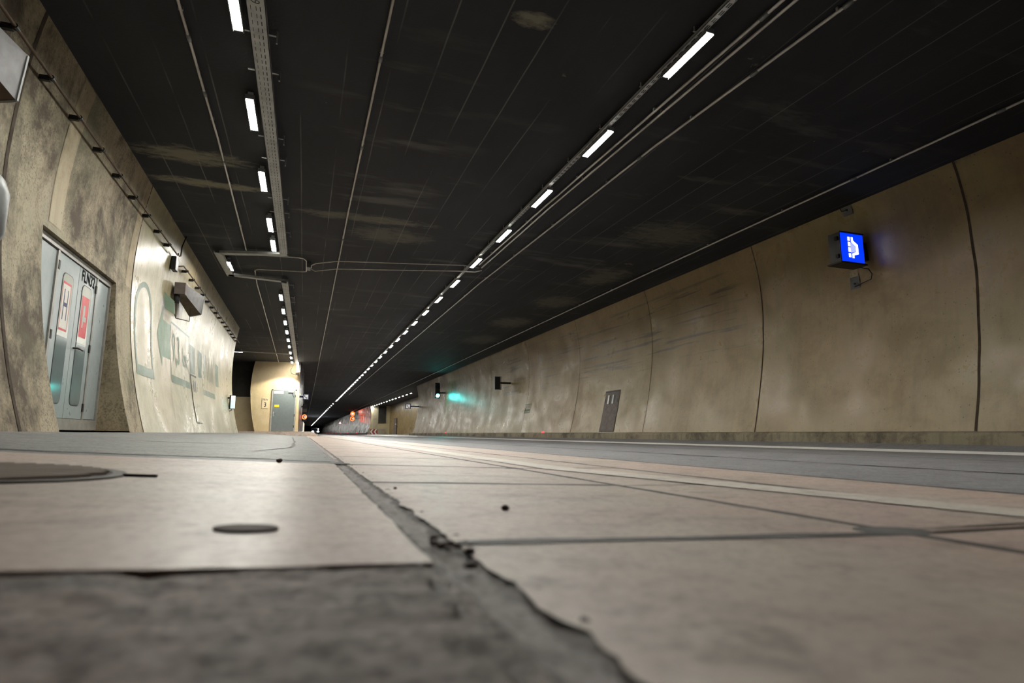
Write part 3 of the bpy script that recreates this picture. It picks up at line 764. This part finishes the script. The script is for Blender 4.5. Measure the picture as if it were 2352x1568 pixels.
# ------------------------------------------------------------------ horn loudspeakers
def horn(y, label):
    t = thing('horn_loudspeaker', label, 'loudspeaker', (-2.4, y, 2.6), 'horn loudspeakers on the left wall')
    A = [(-2.53, y - 1.12, 2.84), (-2.36, y - 1.12, 2.84), (-2.36, y - 1.12, 3.05), (-2.53, y - 1.12, 3.05)]
    B = [(-2.47, y, 2.63), (-2.25, y, 2.69), (-2.22, y, 3.08), (-2.45, y, 3.06)]
    m = MB()
    # four tapering sheets of the horn, mouth left open
    def sheet(i, j, mat, nm):
        m = MB(); m.face([A[i], A[j], B[j], B[i]]); o = m.build(nm, mat, t); s = o.modifiers.new('s', 'SOLIDIFY'); s.thickness = .008; return o
    sheet(0, 1, 'rust', 'horn_bottom'); sheet(1, 2, 'horn', 'horn_side'); sheet(2, 3, 'horn', 'horn_top'); sheet(3, 0, 'horn', 'horn_side')
    m = MB()
    for i in range(4):
        p, q = Vector(B[i]), Vector(B[(i + 1) % 4]); m.tube([p, q], .013, 5)
    m.build('mouth_rim', 'galv', t)
    m = MB(); m.hexa([(-2.54, y - 1.35, 2.83), (-2.345, y - 1.35, 2.83), (-2.345, y - 1.11, 2.83), (-2.54, y - 1.11, 2.83), (-2.54, y - 1.35, 3.06), (-2.345, y - 1.35, 3.06), (-2.345, y - 1.11, 3.06), (-2.54, y - 1.11, 3.06)]); m.build('driver_case', 'horn_back', t, bevel=.006)
    m = MB(); m.tube([(-2.5, y - 1.25, 2.83), (-2.5, y - 1.25, 2.66)], .05, 10); m.build('cable_gland', 'black', t, smooth=True)
    m = MB(); m.hexa([(-2.54, y - 1.95, 2.42), (-2.44, y - 1.65, 2.36), (-2.44, y - 1.62, 2.36), (-2.54, y - 1.92, 2.42), (-2.57, y - 1.95, 2.72), (-2.46, y - 1.65, 2.62), (-2.46, y - 1.62, 2.62), (-2.57, y - 1.92, 2.72)]); m.build('bracket_plate', 'greygreen_paint', t)
    m = MB(); m.tube([(-2.57, y - 1.0, 2.84), (-2.45, y - 1.0, 2.84)], .012, 6); m.tube([(-2.55, y - .9, 2.42), (-2.38, y - .5, 2.44), (-2.38, y - .5, 2.72)], .01, 6); m.tube([(-2.57, y - .95, 2.85), (-2.55, y - .9, 2.42)], .01, 6); m.tube([(-2.46, y - 1.64, 2.42), (-2.55, y - .9, 2.42)], .01, 6); m.build('support_rod', 'steel_dark', t)
    return t
horn(13.95, 'grey sheet-metal horn loudspeaker on the glossy left wall above the green arrow')
horn(5.22, 'large grey horn loudspeaker cut by the upper left edge of the photo')
# rounded pale housing at the left edge
t = thing('wall_lamp_housing', 'rounded pale grey housing cut by the left edge below the loudspeaker', 'housing', (-2.2, 4.85, 1.6))
m = MB(); m.tube([(-2.2, 4.83, 1.42), (-2.2, 4.83, 1.44), (-2.2, 4.83, 1.5), (-2.2, 4.83, 1.8), (-2.2, 4.83, 1.9), (-2.2, 4.83, 1.95), (-2.2, 4.83, 1.97)], [.06, .11, .15, .15, .115, .07, .01], 20); m.build('shell', 'housing', t, smooth=True)
m = MB(); m.box((-2.54, 4.8, 1.62), (-2.25, 4.86, 1.7)); m.build('wall_arm', 'steel_dark', t)

# ------------------------------------------------------------------ painted escape signs on the glossy left wall
def wpoly(m, pts):
    m.face([(0, a, b) for a, b in pts]); return m
t_lab = lambda o, l: tag(o, l, 'painted sign', 'faded green wall painting')
# arch symbol
m = MB()
def arch(y0, y1, z0, z1, wd):
    c = (y0 + y1) / 2; r = (y1 - y0) / 2; zc = z1 - r * 1.0
    O = [(c - r * math.cos(a * math.pi / 16), zc + r * 1.0 * math.sin(a * math.pi / 16)) for a in range(17)]
    I = [(c - (r - wd) * math.cos(a * math.pi / 16), zc + (r - wd) * math.sin(a * math.pi / 16)) for a in range(17)]
    for i in range(16): wpoly(m, [O[i], O[i+1], I[i+1], I[i]])
    wpoly(m, [(y0, z0), (y0, zc), (y0 + wd, zc), (y0 + wd, z0)]); wpoly(m, [(y1 - wd, z0), (y1 - wd, zc), (y1, zc), (y1, z0)])
    wpoly(m, [(y0, z0 - .16), (y1, z0 - .16), (y1, z0), (y0, z0)])
arch(10.28, 11.4, 1.2, 2.6, .09)
t_lab(conform(m, 'L', .004).build('arch_symbol', 'greygreen_paint'), 'faded green arch outline painted on the glossy left wall next to the niche')
m = MB(); wpoly(m, [(11.78, 1.91), (12.18, 2.5), (12.2, 2.24), (12.84, 2.23), (12.84, 1.55), (12.16, 1.54), (12.12, 1.34)])
t_lab(conform(m, 'L', .004).build('arrow_symbol', 'green_paint'), 'solid faded green arrow pointing to the door painted on the left wall')
def text_wall(m, body, size, y, z, sx):
    P, F = text_verts(body, size); V = [m.bm.verts.new((0, y + p.x * sx, z + p.y)) for p in P]
    for q in F:
        try: m.bm.faces.new([V[i] for i in q])
        except ValueError: pass
t = thing('distance_board', 'faded painted panel reading 9,3 km beside the green arrow on the left wall', 'painted sign', (-2.5, 13.8, 1.1), 'faded green wall painting')
m = MB()
for q in ([(12.86, 1.12), (14.86, 1.12), (14.86, 1.27), (12.86, 1.27)], [(12.86, 1.27), (12.9, 1.27), (12.9, 2.33), (12.86, 2.33)], [(14.82, 1.27), (14.86, 1.27), (14.86, 2.33), (14.82, 2.33)], [(12.86, 2.29), (14.86, 2.29), (14.86, 2.33), (12.86, 2.33)]): wpoly(m, q)
conform(m, 'L', .004).build('border', 'greygreen_paint', t)
m = MB(); text_wall(m, '9,3', .85, 13.42, 1.8, .8); conform(m, 'L', .006).build('numerals', 'green_paint', t)
m = MB(); text_wall(m, 'km', .6, 14.36, 1.74, .75); conform(m, 'L', .006).build('lettering', 'green_paint', t)
for (a, b, lb) in ((14.98, 15.62, 'first of three upright grey-green bars painted beside the distance panel on the left wall'),
                   (16.06, 16.58, 'second of three upright grey-green bars painted on the left wall'),
                   (19.1, 19.75, 'third upright grey-green bar, farthest along the glossy left wall')):
    m = MB(); wpoly(m, [(a, 1.5), (b, 1.52), (b, 2.15), (a, 2.18)]); t_lab(conform(m, 'L', .004).build('bar_symbol', 'greygreen_paint'), lb)
t = thing('distance_board', 'far painted panel with narrow faded strokes between two bars on the left wall', 'painted sign', (-2.5, 17.6, 1.1), 'faded green wall painting')
m = MB(); wpoly(m, [(16.65, 1.1), (18.8, 1.1), (18.8, 1.25), (16.65, 1.25)]); wpoly(m, [(16.65, 1.25), (16.69, 1.25), (16.69, 2.4), (16.65, 2.4)]); wpoly(m, [(18.76, 1.25), (18.8, 1.25), (18.8, 2.4), (18.76, 2.4)]); conform(m, 'L', .004).build('border', 'greygreen_paint', t)
m = MB()
for a, b, c in ((17.0, 1.55, 2.2), (17.22, 1.6, 2.2), (17.5, 1.55, 2.15), (17.8, 1.5, 2.2), (18.05, 1.55, 2.05), (18.3, 1.55, 2.2), (18.5, 1.5, 2.1)): wpoly(m, [(a, b), (a + .07, b), (a + .07, c), (a, c)])
conform(m, 'L', .005).build('faded_strokes', 'greygreen_paint', t)
# flush hydrant door with slots in the left wall and in the right wall
def wall_hatch(side, y0, y1, z0, z1, label, mat='horn_back'):
    f = L if side == 'L' else R
    sg = 1 if side == 'L' else -1
    t = thing('wall_hatch', label, 'hatch', (f(z0), (y0 + y1) / 2, z0), 'flush service hatches in the tunnel walls')
    m = MB(); wpoly(m, [(y0, z0), (y1, z0), (y1, z1), (y0, z1)]); conform(m, side, .012).build('panel', mat, t)
    m = MB(); e = .025
    for q in ([(y0 - e, z0 - e), (y1 + e, z0 - e), (y1 + e, z0), (y0 - e, z0)], [(y0 - e, z1), (y1 + e, z1), (y1 + e, z1 + e * 2), (y0 - e, z1 + e * 2)], [(y0 - e, z0), (y0, z0), (y0, z1), (y0 - e, z1)], [(y1, z0), (y1 + e, z0), (y1 + e, z1), (y1, z1)]): wpoly(m, q)
    conform(m, side, .006).build('recess_edge', 'steel_dark', t)
    wd = y1 - y0
    for c in (.3, .62):
        m = MB(); wpoly(m, [(y0 + wd * (c - .05), z1 - .36), (y0 + wd * (c + .07), z1 - .36), (y0 + wd * (c + .07), z1 - .1), (y0 + wd * (c - .05), z1 - .1)]); conform(m, side, .015).build('grip_slot', 'black', t)
        m = MB(); wpoly(m, [(y0 + wd * (c + .09), z1 - .34), (y0 + wd * (c + .17), z1 - .34), (y0 + wd * (c + .17), z1 - .08), (y0 + wd * (c + .09), z1 - .08)]); conform(m, side, .015).build('slot_lip', 'pale_grey', t)
    for c in (.05, .93):
        m = MB(); wpoly(m, [(y0 + wd * c, z1 - .32), (y0 + wd * (c + .05), z1 - .32), (y0 + wd * (c + .05), z1 - .2), (y0 + wd * c, z1 - .2)]); conform(m, side, .015).build('latch', 'black', t)
    return t
wall_hatch('L', 14.98, 15.7, .38, 1.44, 'flush pale hatch with two grip slots low in the glossy left wall', 'wall_gloss')
wall_hatch('R', 14.95, 15.79, .2, 1.35, 'flush grey hatch with two grip slots low in the right-hand wall')
# green emergency exit lightbox on the left wall
t = thing('exit_sign', 'small lit green escape-route sign standing out from the end of the left wall', 'sign', (L(1.1) + .1, 21.9, .95))
yb = 21.9; xb = L(1.1)
m = MB(); m.box((xb + .02, yb, .95), (xb + .19, yb + .14, 1.42)); m.build('case', 'black', t, bevel=.01)
m = MB(); m.box((xb - .1, yb + .04, 1.0), (xb + .03, yb + .1, 1.06)); m.box((xb - .1, yb + .04, 1.3), (xb + .03, yb + .1, 1.36)); m.build('bracket', 'steel_dark', t)
m = MB(); m.box((xb + .07, yb - .004, .97), (xb + .185, yb, 1.40)); m.box((xb + .188, yb + .01, .97), (xb + .193, yb + .13, 1.4)); m.build('lit_panel', 'mint_lit', t)
for q in (((xb + .075, yb - .007, 1.02), (xb + .18, yb - .004, 1.1)), ((xb + .075, yb - .007, 1.16), (xb + .16, yb - .004, 1.24))):
    m = MB(); m.box(*q); m.build('pictogram', 'green_lit', t)
m = MB(); m.tube([(xb + .1, yb + .07, .95), (xb + .1, yb + .07, .9), (xb - .05, yb + .07, .86)], .015, 6); m.build('cable', 'black', t, smooth=True)

# ------------------------------------------------------------------ FRW end wall
YF = 34.0
t = thing('steel_door', 'grey steel door marked by a yellow sticker in the beige end wall', 'door', (-1.1, YF - .03, .24))
m = MB(); m.box((-1.74, YF - .05, .235), (-1.68, YF + .0, 2.5)); m.box((-.55, YF - .05, .235), (-.48, YF, 2.5)); m.box((-1.74, YF - .05, 2.44), (-.48, YF, 2.5)); m.build('frame', 'door_frame', t)
m = MB(); m.box((-1.68, YF - .04, .25), (-.55, YF - .0, 2.44)); lf = m.build('door_leaf', 'door_grey', t)
m = MB(); m.box((-1.64, YF - .046, 2.26), (-1.16, YF - .04, 2.41)); m.build('white_plate', 'white', lf)
m = MB(); m.box((-1.58, YF - .046, 1.54), (-1.35, YF - .04, 1.66)); m.build('sticker', 'yellow', lf)
m = MB(); m.box((-.9, YF - .1, 2.34), (-.66, YF - .04, 2.41)); m.build('door_closer', 'galv', lf)
m = MB(); m.tube([(-.72, YF - .08, 2.34), (-.62, YF - .08, 2.1)], .01, 5); m.build('closer_arm', 'steel_dark', lf)
m = MB(); m.box((-1.63, YF - .05, 1.05), (-1.58, YF - .04, 1.28)); m.build('lock_plate', 'galv', lf)
m = MB(); m.tube([(-1.605, YF - .05, 1.17), (-1.605, YF - .1, 1.17), (-1.49, YF - .1, 1.17)], .012, 6); m.build('handle', 'steel_dark', lf)
for z in (.5, 1.1, 2.15):
    m = MB(); m.box((-.575, YF - .07, z - .07), (-.53, YF - .04, z + .07)); m.build('hinge', 'steel_dark', lf)
t = thing('wall_sign', 'pale sign reading FRW 3 on the beige end wall left of the grey door', 'sign', (-2.05, YF - .02, 1.47))
m = MB(); m.box((-2.21, YF - .02, 1.46), (-1.89, YF - .0, 2.03)); m.build('plate', plain('warm_sign_plate', lin(196, 180, 150), .5, 0, .05), t)
m = text_mb('FRW', .17, lambda a, b: (-2.05 + a, YF - .023, 1.92 + b), .75); m.build('lettering', 'ink', t)
m = text_mb('3', .34, lambda a, b: (-2.05 + a, YF - .023, 1.65 + b), .75, .006); m.build('numeral', 'ink', t)
# flood light
t = thing('flood_light', 'lit tubular flood light with loose cable high at the corner above the grey door', 'lamp', (-.5, YF - .5, 3.4))
m = MB(); m.box((-.47, YF - .55, 3.42), (-.36, YF - .42, 3.98)); m.build('case', 'galv', t)
m = MB(); m.box((-.56, YF - .55, 3.46), (-.47, YF - .48, 3.94)); m.build('tube_glass', 'flood', t)
m = MB(); m.box((-.6, YF - .5, 3.28), (-.4, YF - .3, 3.38)); m.build('lamp_head', 'steel_dark', t)
m = MB(); m.box((-.5, YF - .45, 3.3), (-.44, YF + .02, 3.36)); m.build('arm', 'steel_dark', t)
m = MB(); m.tube([(-.75, YF - .1, 3.85), (-.85, YF - .1, 3.6), (-.82, YF - .1, 3.4), (-.62, YF - .3, 3.28), (-.55, YF - .4, 3.3)], .012, 5); m.build('cable', 'black', t, smooth=True)
sp = bpy.data.lights.new('flood_beam', 'SPOT'); sp.energy = FLOOD; sp.color = (1, .92, .74); sp.spot_size = math.radians(105); sp.spot_blend = .3; sp.shadow_soft_size = .08
so = bpy.data.objects.new('flood_beam', sp); COL.objects.link(so); so.location = (-.62, YF - .95, 3.45)
so.rotation_euler = (Vector((-1.5, YF, .7)) - Vector(so.location)).to_track_quat('-Z', 'Y').to_euler()

def phone_sign(x, y, z, s, wallx, label):
    t = thing('phone_sign', label, 'sign', (x, y, z - s / 2), 'emergency telephone signs')
    m = MB(); m.box((x - s/2, y, z - s/2), (x + s/2, y + .16, z + s/2)); m.build('case', 'blue_box', t, bevel=.01)
    m = MB(); m.box((x - s*.36, y - .006, z - s*.36), (x + s*.36, y, z + s*.36)); m.build('face', 'lit_face', t)
    m = MB(); P = []
    for i in range(9):
        a = math.radians(168 + 114 * i / 8); P.append((x + s*.17 + s*.37*math.cos(a), y - .012, z + s*.17 + s*.37*math.sin(a)))
    m.tube(P, [s*.095, s*.09, s*.06, s*.045, s*.045, s*.045, s*.06, s*.09, s*.095], 7); m.build('handset_symbol', 'ink', t)
    d = -1 if wallx < x else 1
    xe = x + d * s / 2
    m = MB(); m.box((min(wallx, xe), y + .05, z - .05), (max(wallx, xe), y + .11, z + .05)); m.build('arm', 'blue_box', t)
phone_sign(.0, 36, 2.24, .34, -.34, 'small blue emergency telephone sign right of the grey door wall')
phone_sign(7.85, 47.3, 2.3, .42, 8.77, 'small dark-edged telephone sign near the stained pillar of the right lay-by')

# illuminated round signs
def ring_sign(t, x, y, z, r, kind):
    fy = lambda a, b, d: (x + a, y + d, z + b)
    m = MB(); m.prism([(r*1.15*math.cos(i*math.pi/14), r*1.15*math.sin(i*math.pi/14)) for i in range(28)], fy, (0, .12)); d = m.build('disc', 'black', t)
    m = MB(); m.ring((0, 0), r*.76, r, fy, (-.02, 0)); m.build('lit_ring', 'red_ring', d)
    if kind == 'cars':
        for cx, mt in ((-.3, 'red_dim'), (.27, 'white_dot')):
            P = [(-.26, -.18), (.26, -.18), (.28, .02), (.16, .05), (.1, .22), (-.1, .22), (-.16, .05), (-.28, .02)]
            m = MB(); m.prism([((a + cx) * r, b * r) for a, b in P], fy, (-.02, 0)); m.build('car_symbol', mt, d)
    else:
        m = MB(); m.prism([(r*.5*math.cos(i*math.pi/5)*(1 if i % 2 else .9), r*.5*math.sin(i*math.pi/5)*(1 if i % 2 else .8)) for i in range(10)], fy, (-.02, 0)); m.build('centre_symbol', 'white_dot', d)
t = thing('light_sign', 'lit red ring sign with two cars below a grey box by the left tunnel wall', 'sign', (-.03, 45, .55))
m = MB(); m.box((-.2, 45.05, 1.0), (.13, 45.2, 2.25)); m.build('backboard', 'black', t)
m = MB(); m.box((-.2, 45.0, 1.66), (.12, 45.06, 1.9)); m.build('grey_box', 'horn_back', t)
ring_sign(t, -.03, 45.0, 1.31, .165, 'cars')
m = MB(); m.box((-.4, 45.08, 1.3), (-.2, 45.16, 1.4)); m.box((-.4, 45.08, 2.0), (-.2, 45.16, 2.1)); m.build('arm', 'steel_dark', t)
for y, x, z, kd, lb in ((106, 7.9, 3.54, 'num', 'upper of two lit red ring signs far along the right-hand wall'), (106, 7.87, 2.68, 'cars', 'lower of two lit red ring signs far along the right-hand wall')):
    t = thing('light_sign', lb, 'sign', (x, y, z - .4), 'pair of lit red ring signs')
    ring_sign(t, x, y, z, .36, kd)
    m = MB(); m.box((x + .3, y + .03, z - .04), (8.8, y + .1, z + .04)); m.build('arm', 'steel_dark', t)
t = thing('warning_sign', 'small lit triangular warning sign far along the right-hand wall', 'sign', (7.9, 143.5, 2.3))
m = MB(); m.prism([(7.5, 2.3), (8.3, 2.3), (7.9, 3.0)], lambda a, b, d: (a, 143.5 + d, b), (0, .1)); m.build('triangle', 'maroon', t)
m = MB(); m.prism([(7.58, 2.35), (8.22, 2.35), (7.9, 2.91)], lambda a, b, d: (a, 143.47 + d, b), (0, .03)); m.build('lit_face', 'pink_lit', t)
m = MB(); m.box((8.1, 143.53, 2.4), (8.75, 143.6, 2.5)); m.build('arm', 'steel_dark', t)
for y, x in ((52, -.08), (57, -.02)):  # glowing strips stand in for the lamp row's reflection on the wall
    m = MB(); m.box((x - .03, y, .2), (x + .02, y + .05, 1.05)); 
    tag(m.build('reflection_strip', 'reflection_glow'), ('nearer' if y == 52 else 'farther') + ' of two pale glowing strips imitating lamp reflections below the red ring sign at left', 'reflection', 'strips imitating lamp reflections by the left tunnel wall')

# ------------------------------------------------------------------ right wall fittings
t = thing('lay_by_sign', 'blue illuminated lay-by sign with a white road symbol on the right-hand wall', 'sign', (8.38, 6.8, 2.9))
YS = 6.8
m = MB(); m.box((8.12, YS, 2.9), (8.64, YS + .22, 3.41)); cs = m.build('case', 'horn', t, bevel=.006)
m = MB(); m.box((8.135, YS - .008, 2.915), (8.625, YS, 3.395)); m.build('blue_face', 'blue_sign', t)
def fs(a, b, d): return (8.38 + a, YS - .008 + d, 3.155 + b)
for z0, z1 in ((.115, .18), (.02, .095), (-.075, 0), (-.165, -.1)):
    m = MB(); m.prism([(-.095, z0), (-.05, z0), (-.05, z1), (-.095, z1)], fs, (-.004, 0)); m.build('dash_symbol', 'blue_white', t)
m = MB(); m.prism([(-.02, .18), (.02, .18), (.02, .125), (.12, .06), (.12, -.1), (.02, -.125), (.02, -.175), (-.02, -.175), (-.02, -.1), (.07, -.065), (.07, .035), (-.02, .095)], fs, (-.004, 0)); m.build('bay_symbol', 'blue_white', t)
m = MB(); m.prism([(-.04, .09), (.06, .03), (.06, -.06), (-.04, -.09)], fs, (-.002, 0)); m.build('bay_field', 'blue_pale', t)
m = MB(); m.box((8.08, YS - .03, 2.875), (8.66, YS + .24, 2.9)); m.build('base_flange', 'steel_dark', t)
m = MB(); m.box((8.12, YS - .02, 3.405), (8.64, YS + .0, 3.42)); m.build('top_flange', 'steel_dark', t)
for z in (3.0, 3.3):
    m = MB(); m.box((8.08, YS + .02, z - .03), (8.12, YS + .07, z + .03)); m.build('clasp', 'steel_dark', t)
m = MB(); m.box((8.64, YS + .05, 3.0), (8.82, YS + .17, 3.3)); m.build('wall_bracket', 'black', t)
m = MB(); m.tube([(8.6, YS + .1, 2.88), (8.68, YS - .02, 2.82), (8.72, YS - .04, 2.74), (8.74, YS, 2.66), (8.79, YS + .35, 2.62)], .008, 6); m.build('cable', 'black', t, smooth=True)
for y, z, lb in ((7.03, 3.93, 'grey cover plate with a cable at the wall top above the blue sign'), (7.15, 2.67, 'grey cover plate with a cable on the wall below the blue sign')):
    t = thing('cover_plate', lb, 'plate', (R(z), y, z - .08), 'cover plates by the blue sign')
    m = MB(); wpoly(m, [(y - .09, z - .09), (y + .09, z - .09), (y + .09, z + (.06 if z > 3 else .12)), (y - .09, z + (.06 if z > 3 else .12))]); conform(m, 'R', .012).build('plate', 'horn', t)
    m = MB(); m.tube([(R(z) - .0, y, z), (R(z) - .04, y, z)], .015, 8); m.build('cable_gland', 'black', t)
    if z > 3:
        m = MB(); m.tube([(R(z) - .03, y, z), (R(z) - .04, y + .08, z - .0), (R(z) - .03, y + .12, H - .0)], .007, 5); m.build('cable', 'black', t)
m = MB(); wpoly(m, [(7.08, 2.75), (7.24, 2.75), (7.24, 2.92), (7.08, 2.92)]); 
struct(conform(m, 'R', .004).build('trim_%d' % n_trim, 'wall_band')); n_trim += 1
t = thing('display_panel', 'dark rectangular display panel on an arm from the right-hand wall', 'panel', (8.18, 25, 2.08))
m = MB(); m.box((8.03, 25, 2.08), (8.36, 25.12, 2.7)); m.build('case', 'galv', t)
m = MB(); m.box((8.06, 24.985, 2.11), (8.3, 25, 2.67)); m.build('dark_face', 'black', t)
m = MB(); m.box((8.3, 24.99, 2.36), (8.8, 25.1, 2.44)); m.build('arm', 'steel_dark', t)
t = thing('traffic_light', 'dark three-lamp traffic light with green lit, on the right-hand wall', 'traffic light', (8.24, 38, 2.44))
m = MB(); m.box((8.08, 38, 2.44), (8.4, 38.2, 3.46)); m.build('case', 'black', t, bevel=.015)
def fy38(zc): return lambda a, b, d: (8.24 + a, 38 + d, zc + b)
for zc, mt, nm in ((3.28, 'black', 'red_lens'), (2.95, 'black', 'amber_lens'), (2.6, 'signal_green', 'green_lens')):
    m = MB(); m.prism([(.11*math.cos(i*math.pi/10), .11*math.sin(i*math.pi/10)) for i in range(20)], fy38(zc), (-.02, 0)); m.build(nm, mt, t)
    m = MB(); n = 12; f = fy38(zc)
    A = [f(.125*math.cos(i*math.pi/n), .125*math.sin(i*math.pi/n), 0) for i in range(n+1)]; B = [f(.125*math.cos(i*math.pi/n), .125*math.sin(i*math.pi/n), -.14) for i in range(n+1)]
    for i in range(n): m.face([A[i], A[i+1], B[i+1], B[i]])
    o = m.build('visor', 'black', t); s = o.modifiers.new('s', 'SOLIDIFY'); s.thickness = .008
m = MB(); m.box((8.38, 38.06, 2.76), (8.795, 38.14, 2.84)); m.build('arm', 'steel_dark', t)
m = MB(); 
for q in ([(22.05, .95), (22.75, .95), (22.75, .99), (22.05, .99)], [(22.05, .99), (22.09, .99), (22.09, 1.32), (22.05, 1.32)], [(22.71, .99), (22.75, .99), (22.75, 1.32), (22.71, 1.32)], [(22.0, 1.3), (22.75, 1.3), (22.75, 1.33), (22.0, 1.33)],
          [(22.2, 1.15), (22.25, 1.15), (22.25, 1.28), (22.2, 1.28)], [(22.35, 1.15), (22.4, 1.15), (22.4, 1.28), (22.35, 1.28)], [(22.52, 1.15), (22.57, 1.15), (22.57, 1.28), (22.52, 1.28)], [(22.09, 1.02), (22.71, 1.02), (22.71, 1.11), (22.09, 1.11)]): wpoly(m, q)
tag(conform(m, 'R', .004).build('stencil_mark', plain('dark_green_stencil', lin(78, 96, 72), .6)), 'small dark green stencilled box mark low on the right-hand wall', 'painted sign')
# reflectors on the kerb
g = 'red reflectors on the right-hand kerb'
for i, y in enumerate((19.66, 35.2, 100, 122, 145, 167, 190, 212, 235)):
    m = MB(); m.box((8.12, y, .15), (8.24 + (.1 if i > 1 else 0), y + .05, .165)); m.box((8.14, y - .004, .165), (8.22 + (.1 if i > 1 else 0), y + .03, .21 + (.03 if i > 1 else 0)))
    lb = ('nearer single red reflector on the right-hand kerb below the grey hatch' if i == 0 else 'second red reflector on the right-hand kerb, below the traffic light and panel') if i < 2 else 'tiny red reflector in the far row along the right-hand kerb'
    tag(m.build('kerb_reflector', 'reflector'), lb, 'reflector', g)

# ------------------------------------------------------------------ far right lay-by
YE = 84.0
t = thing('ladder', 'narrow metal ladder against the end wall of the right lay-by', 'ladder', (9.35, YE - .15, .7))
for x in (9.08, 9.62):
    m = MB(); m.box((x - .03, YE - .2, -.04), (x + .03, YE - .12, 3.9)); m.build('rail', 'galv', t)
for i in range(13):
    m = MB(); m.tube([(9.08, YE - .16, .75 + .25 * i), (9.62, YE - .16, .75 + .25 * i)], .025, 6); m.build('rung', 'galv', t)
t = thing('wall_cabinet', 'large dark panel beside the ladder in the right lay-by', 'panel', (10.25, YE - .05, 1.6))
m = MB(); m.box((9.78, YE - .12, 1.62), (10.85, YE - .0, 3.95)); m.build('panel', 'near_black', t)
m = MB(); m.box((9.74, YE - .14, 1.55), (10.9, YE - .0, 1.62)); m.build('sill', 'steel_dark', t)
t = thing('chevron_barrier', 'pale barrier with red and white chevrons at the end of the right lay-by', 'barrier', (9.6, YE - .5, -.06))
m = MB(); m.box((8.45, YE - .7, -.1), (10.7, YE - .3, .78)); m.build('block', plain('barrier_concrete', lin(150, 138, 118), .7), t)
m = MB(); m.box((8.65, YE - .72, .0), (9.65, YE - .7, .72)); pl = m.build('chevron_panel', 'maroon', t)
for x in (8.65, 9.15):
    m = MB(); m.prism([(x + .0, .36), (x + .25, .72), (x + .45, .72), (x + .22, .36), (x + .45, 0), (x + .25, 0)], lambda a, b, d: (a, YE - .72 + d, b), (-.01, 0)); m.build('chevron', 'white', pl)
t = thing('service_door', 'small grey door with white tags in the side wall of the right lay-by', 'door', (11.4, 78.3, -.05))
m = MB(); m.box((11.33, 76.9, -.06), (11.4, 79.6, 2.1)); m.build('frame', 'steel_dark', t)
m = MB(); m.box((11.31, 77.1, -.04), (11.34, 79.4, 2.0)); m.build('door_leaf', 'horn_back', t)
m = MB(); m.box((11.3, 77.2, 1.25), (11.315, 77.9, 1.4)); m.build('tag', 'white', t)
m = MB(); m.box((11.1, 48.2, 0), (11.42, 66, .08)); struct(m.build('kerb', 'kerb'))

# ------------------------------------------------------------------ oncoming car
YC, XC = 150.0, 2.6
t = thing('car', 'oncoming car with bright white headlights far down the tunnel', 'car', (XC, YC, -.06))
zb = -.06
m = MB()
prof = [(0, .32), (0, .62), (.15, .75), (1.1, .9), (1.75, 1.4), (2.9, 1.44), (3.7, 1.05), (4.2, .95), (4.25, .35)]
m.prism(prof, lambda a, b, d: (XC + d, YC + a, zb + b), (-.88, .88)); m.build('body', 'car', t, bevel=.05)
m = MB(); m.hexa([(XC-.72, YC+1.08, zb+.93), (XC+.72, YC+1.08, zb+.93), (XC+.62, YC+1.66, zb+1.38), (XC-.62, YC+1.66, zb+1.38)] + [(XC-.72, YC+1.04, zb+.96), (XC+.72, YC+1.04, zb+.96), (XC+.62, YC+1.62, zb+1.41), (XC-.62, YC+1.62, zb+1.41)]); m.build('windscreen', 'carglass', t)
for s in (-1, 1):
    for y in (.85, 3.4):
        m = MB(); m.tube([(XC + s*.68, YC + y, zb + .32), (XC + s*.9, YC + y, zb + .32)], .32, 16); m.build('wheel', 'rubber', t)
    m = MB(); m.prism([(s*.62 + .2*math.cos(i*math.pi/8), .64 + .13*math.sin(i*math.pi/8)) for i in range(16)], lambda a, b, d: (XC + a, YC + d, zb + b), (-.05, .02)); m.build('headlight', 'head', t)
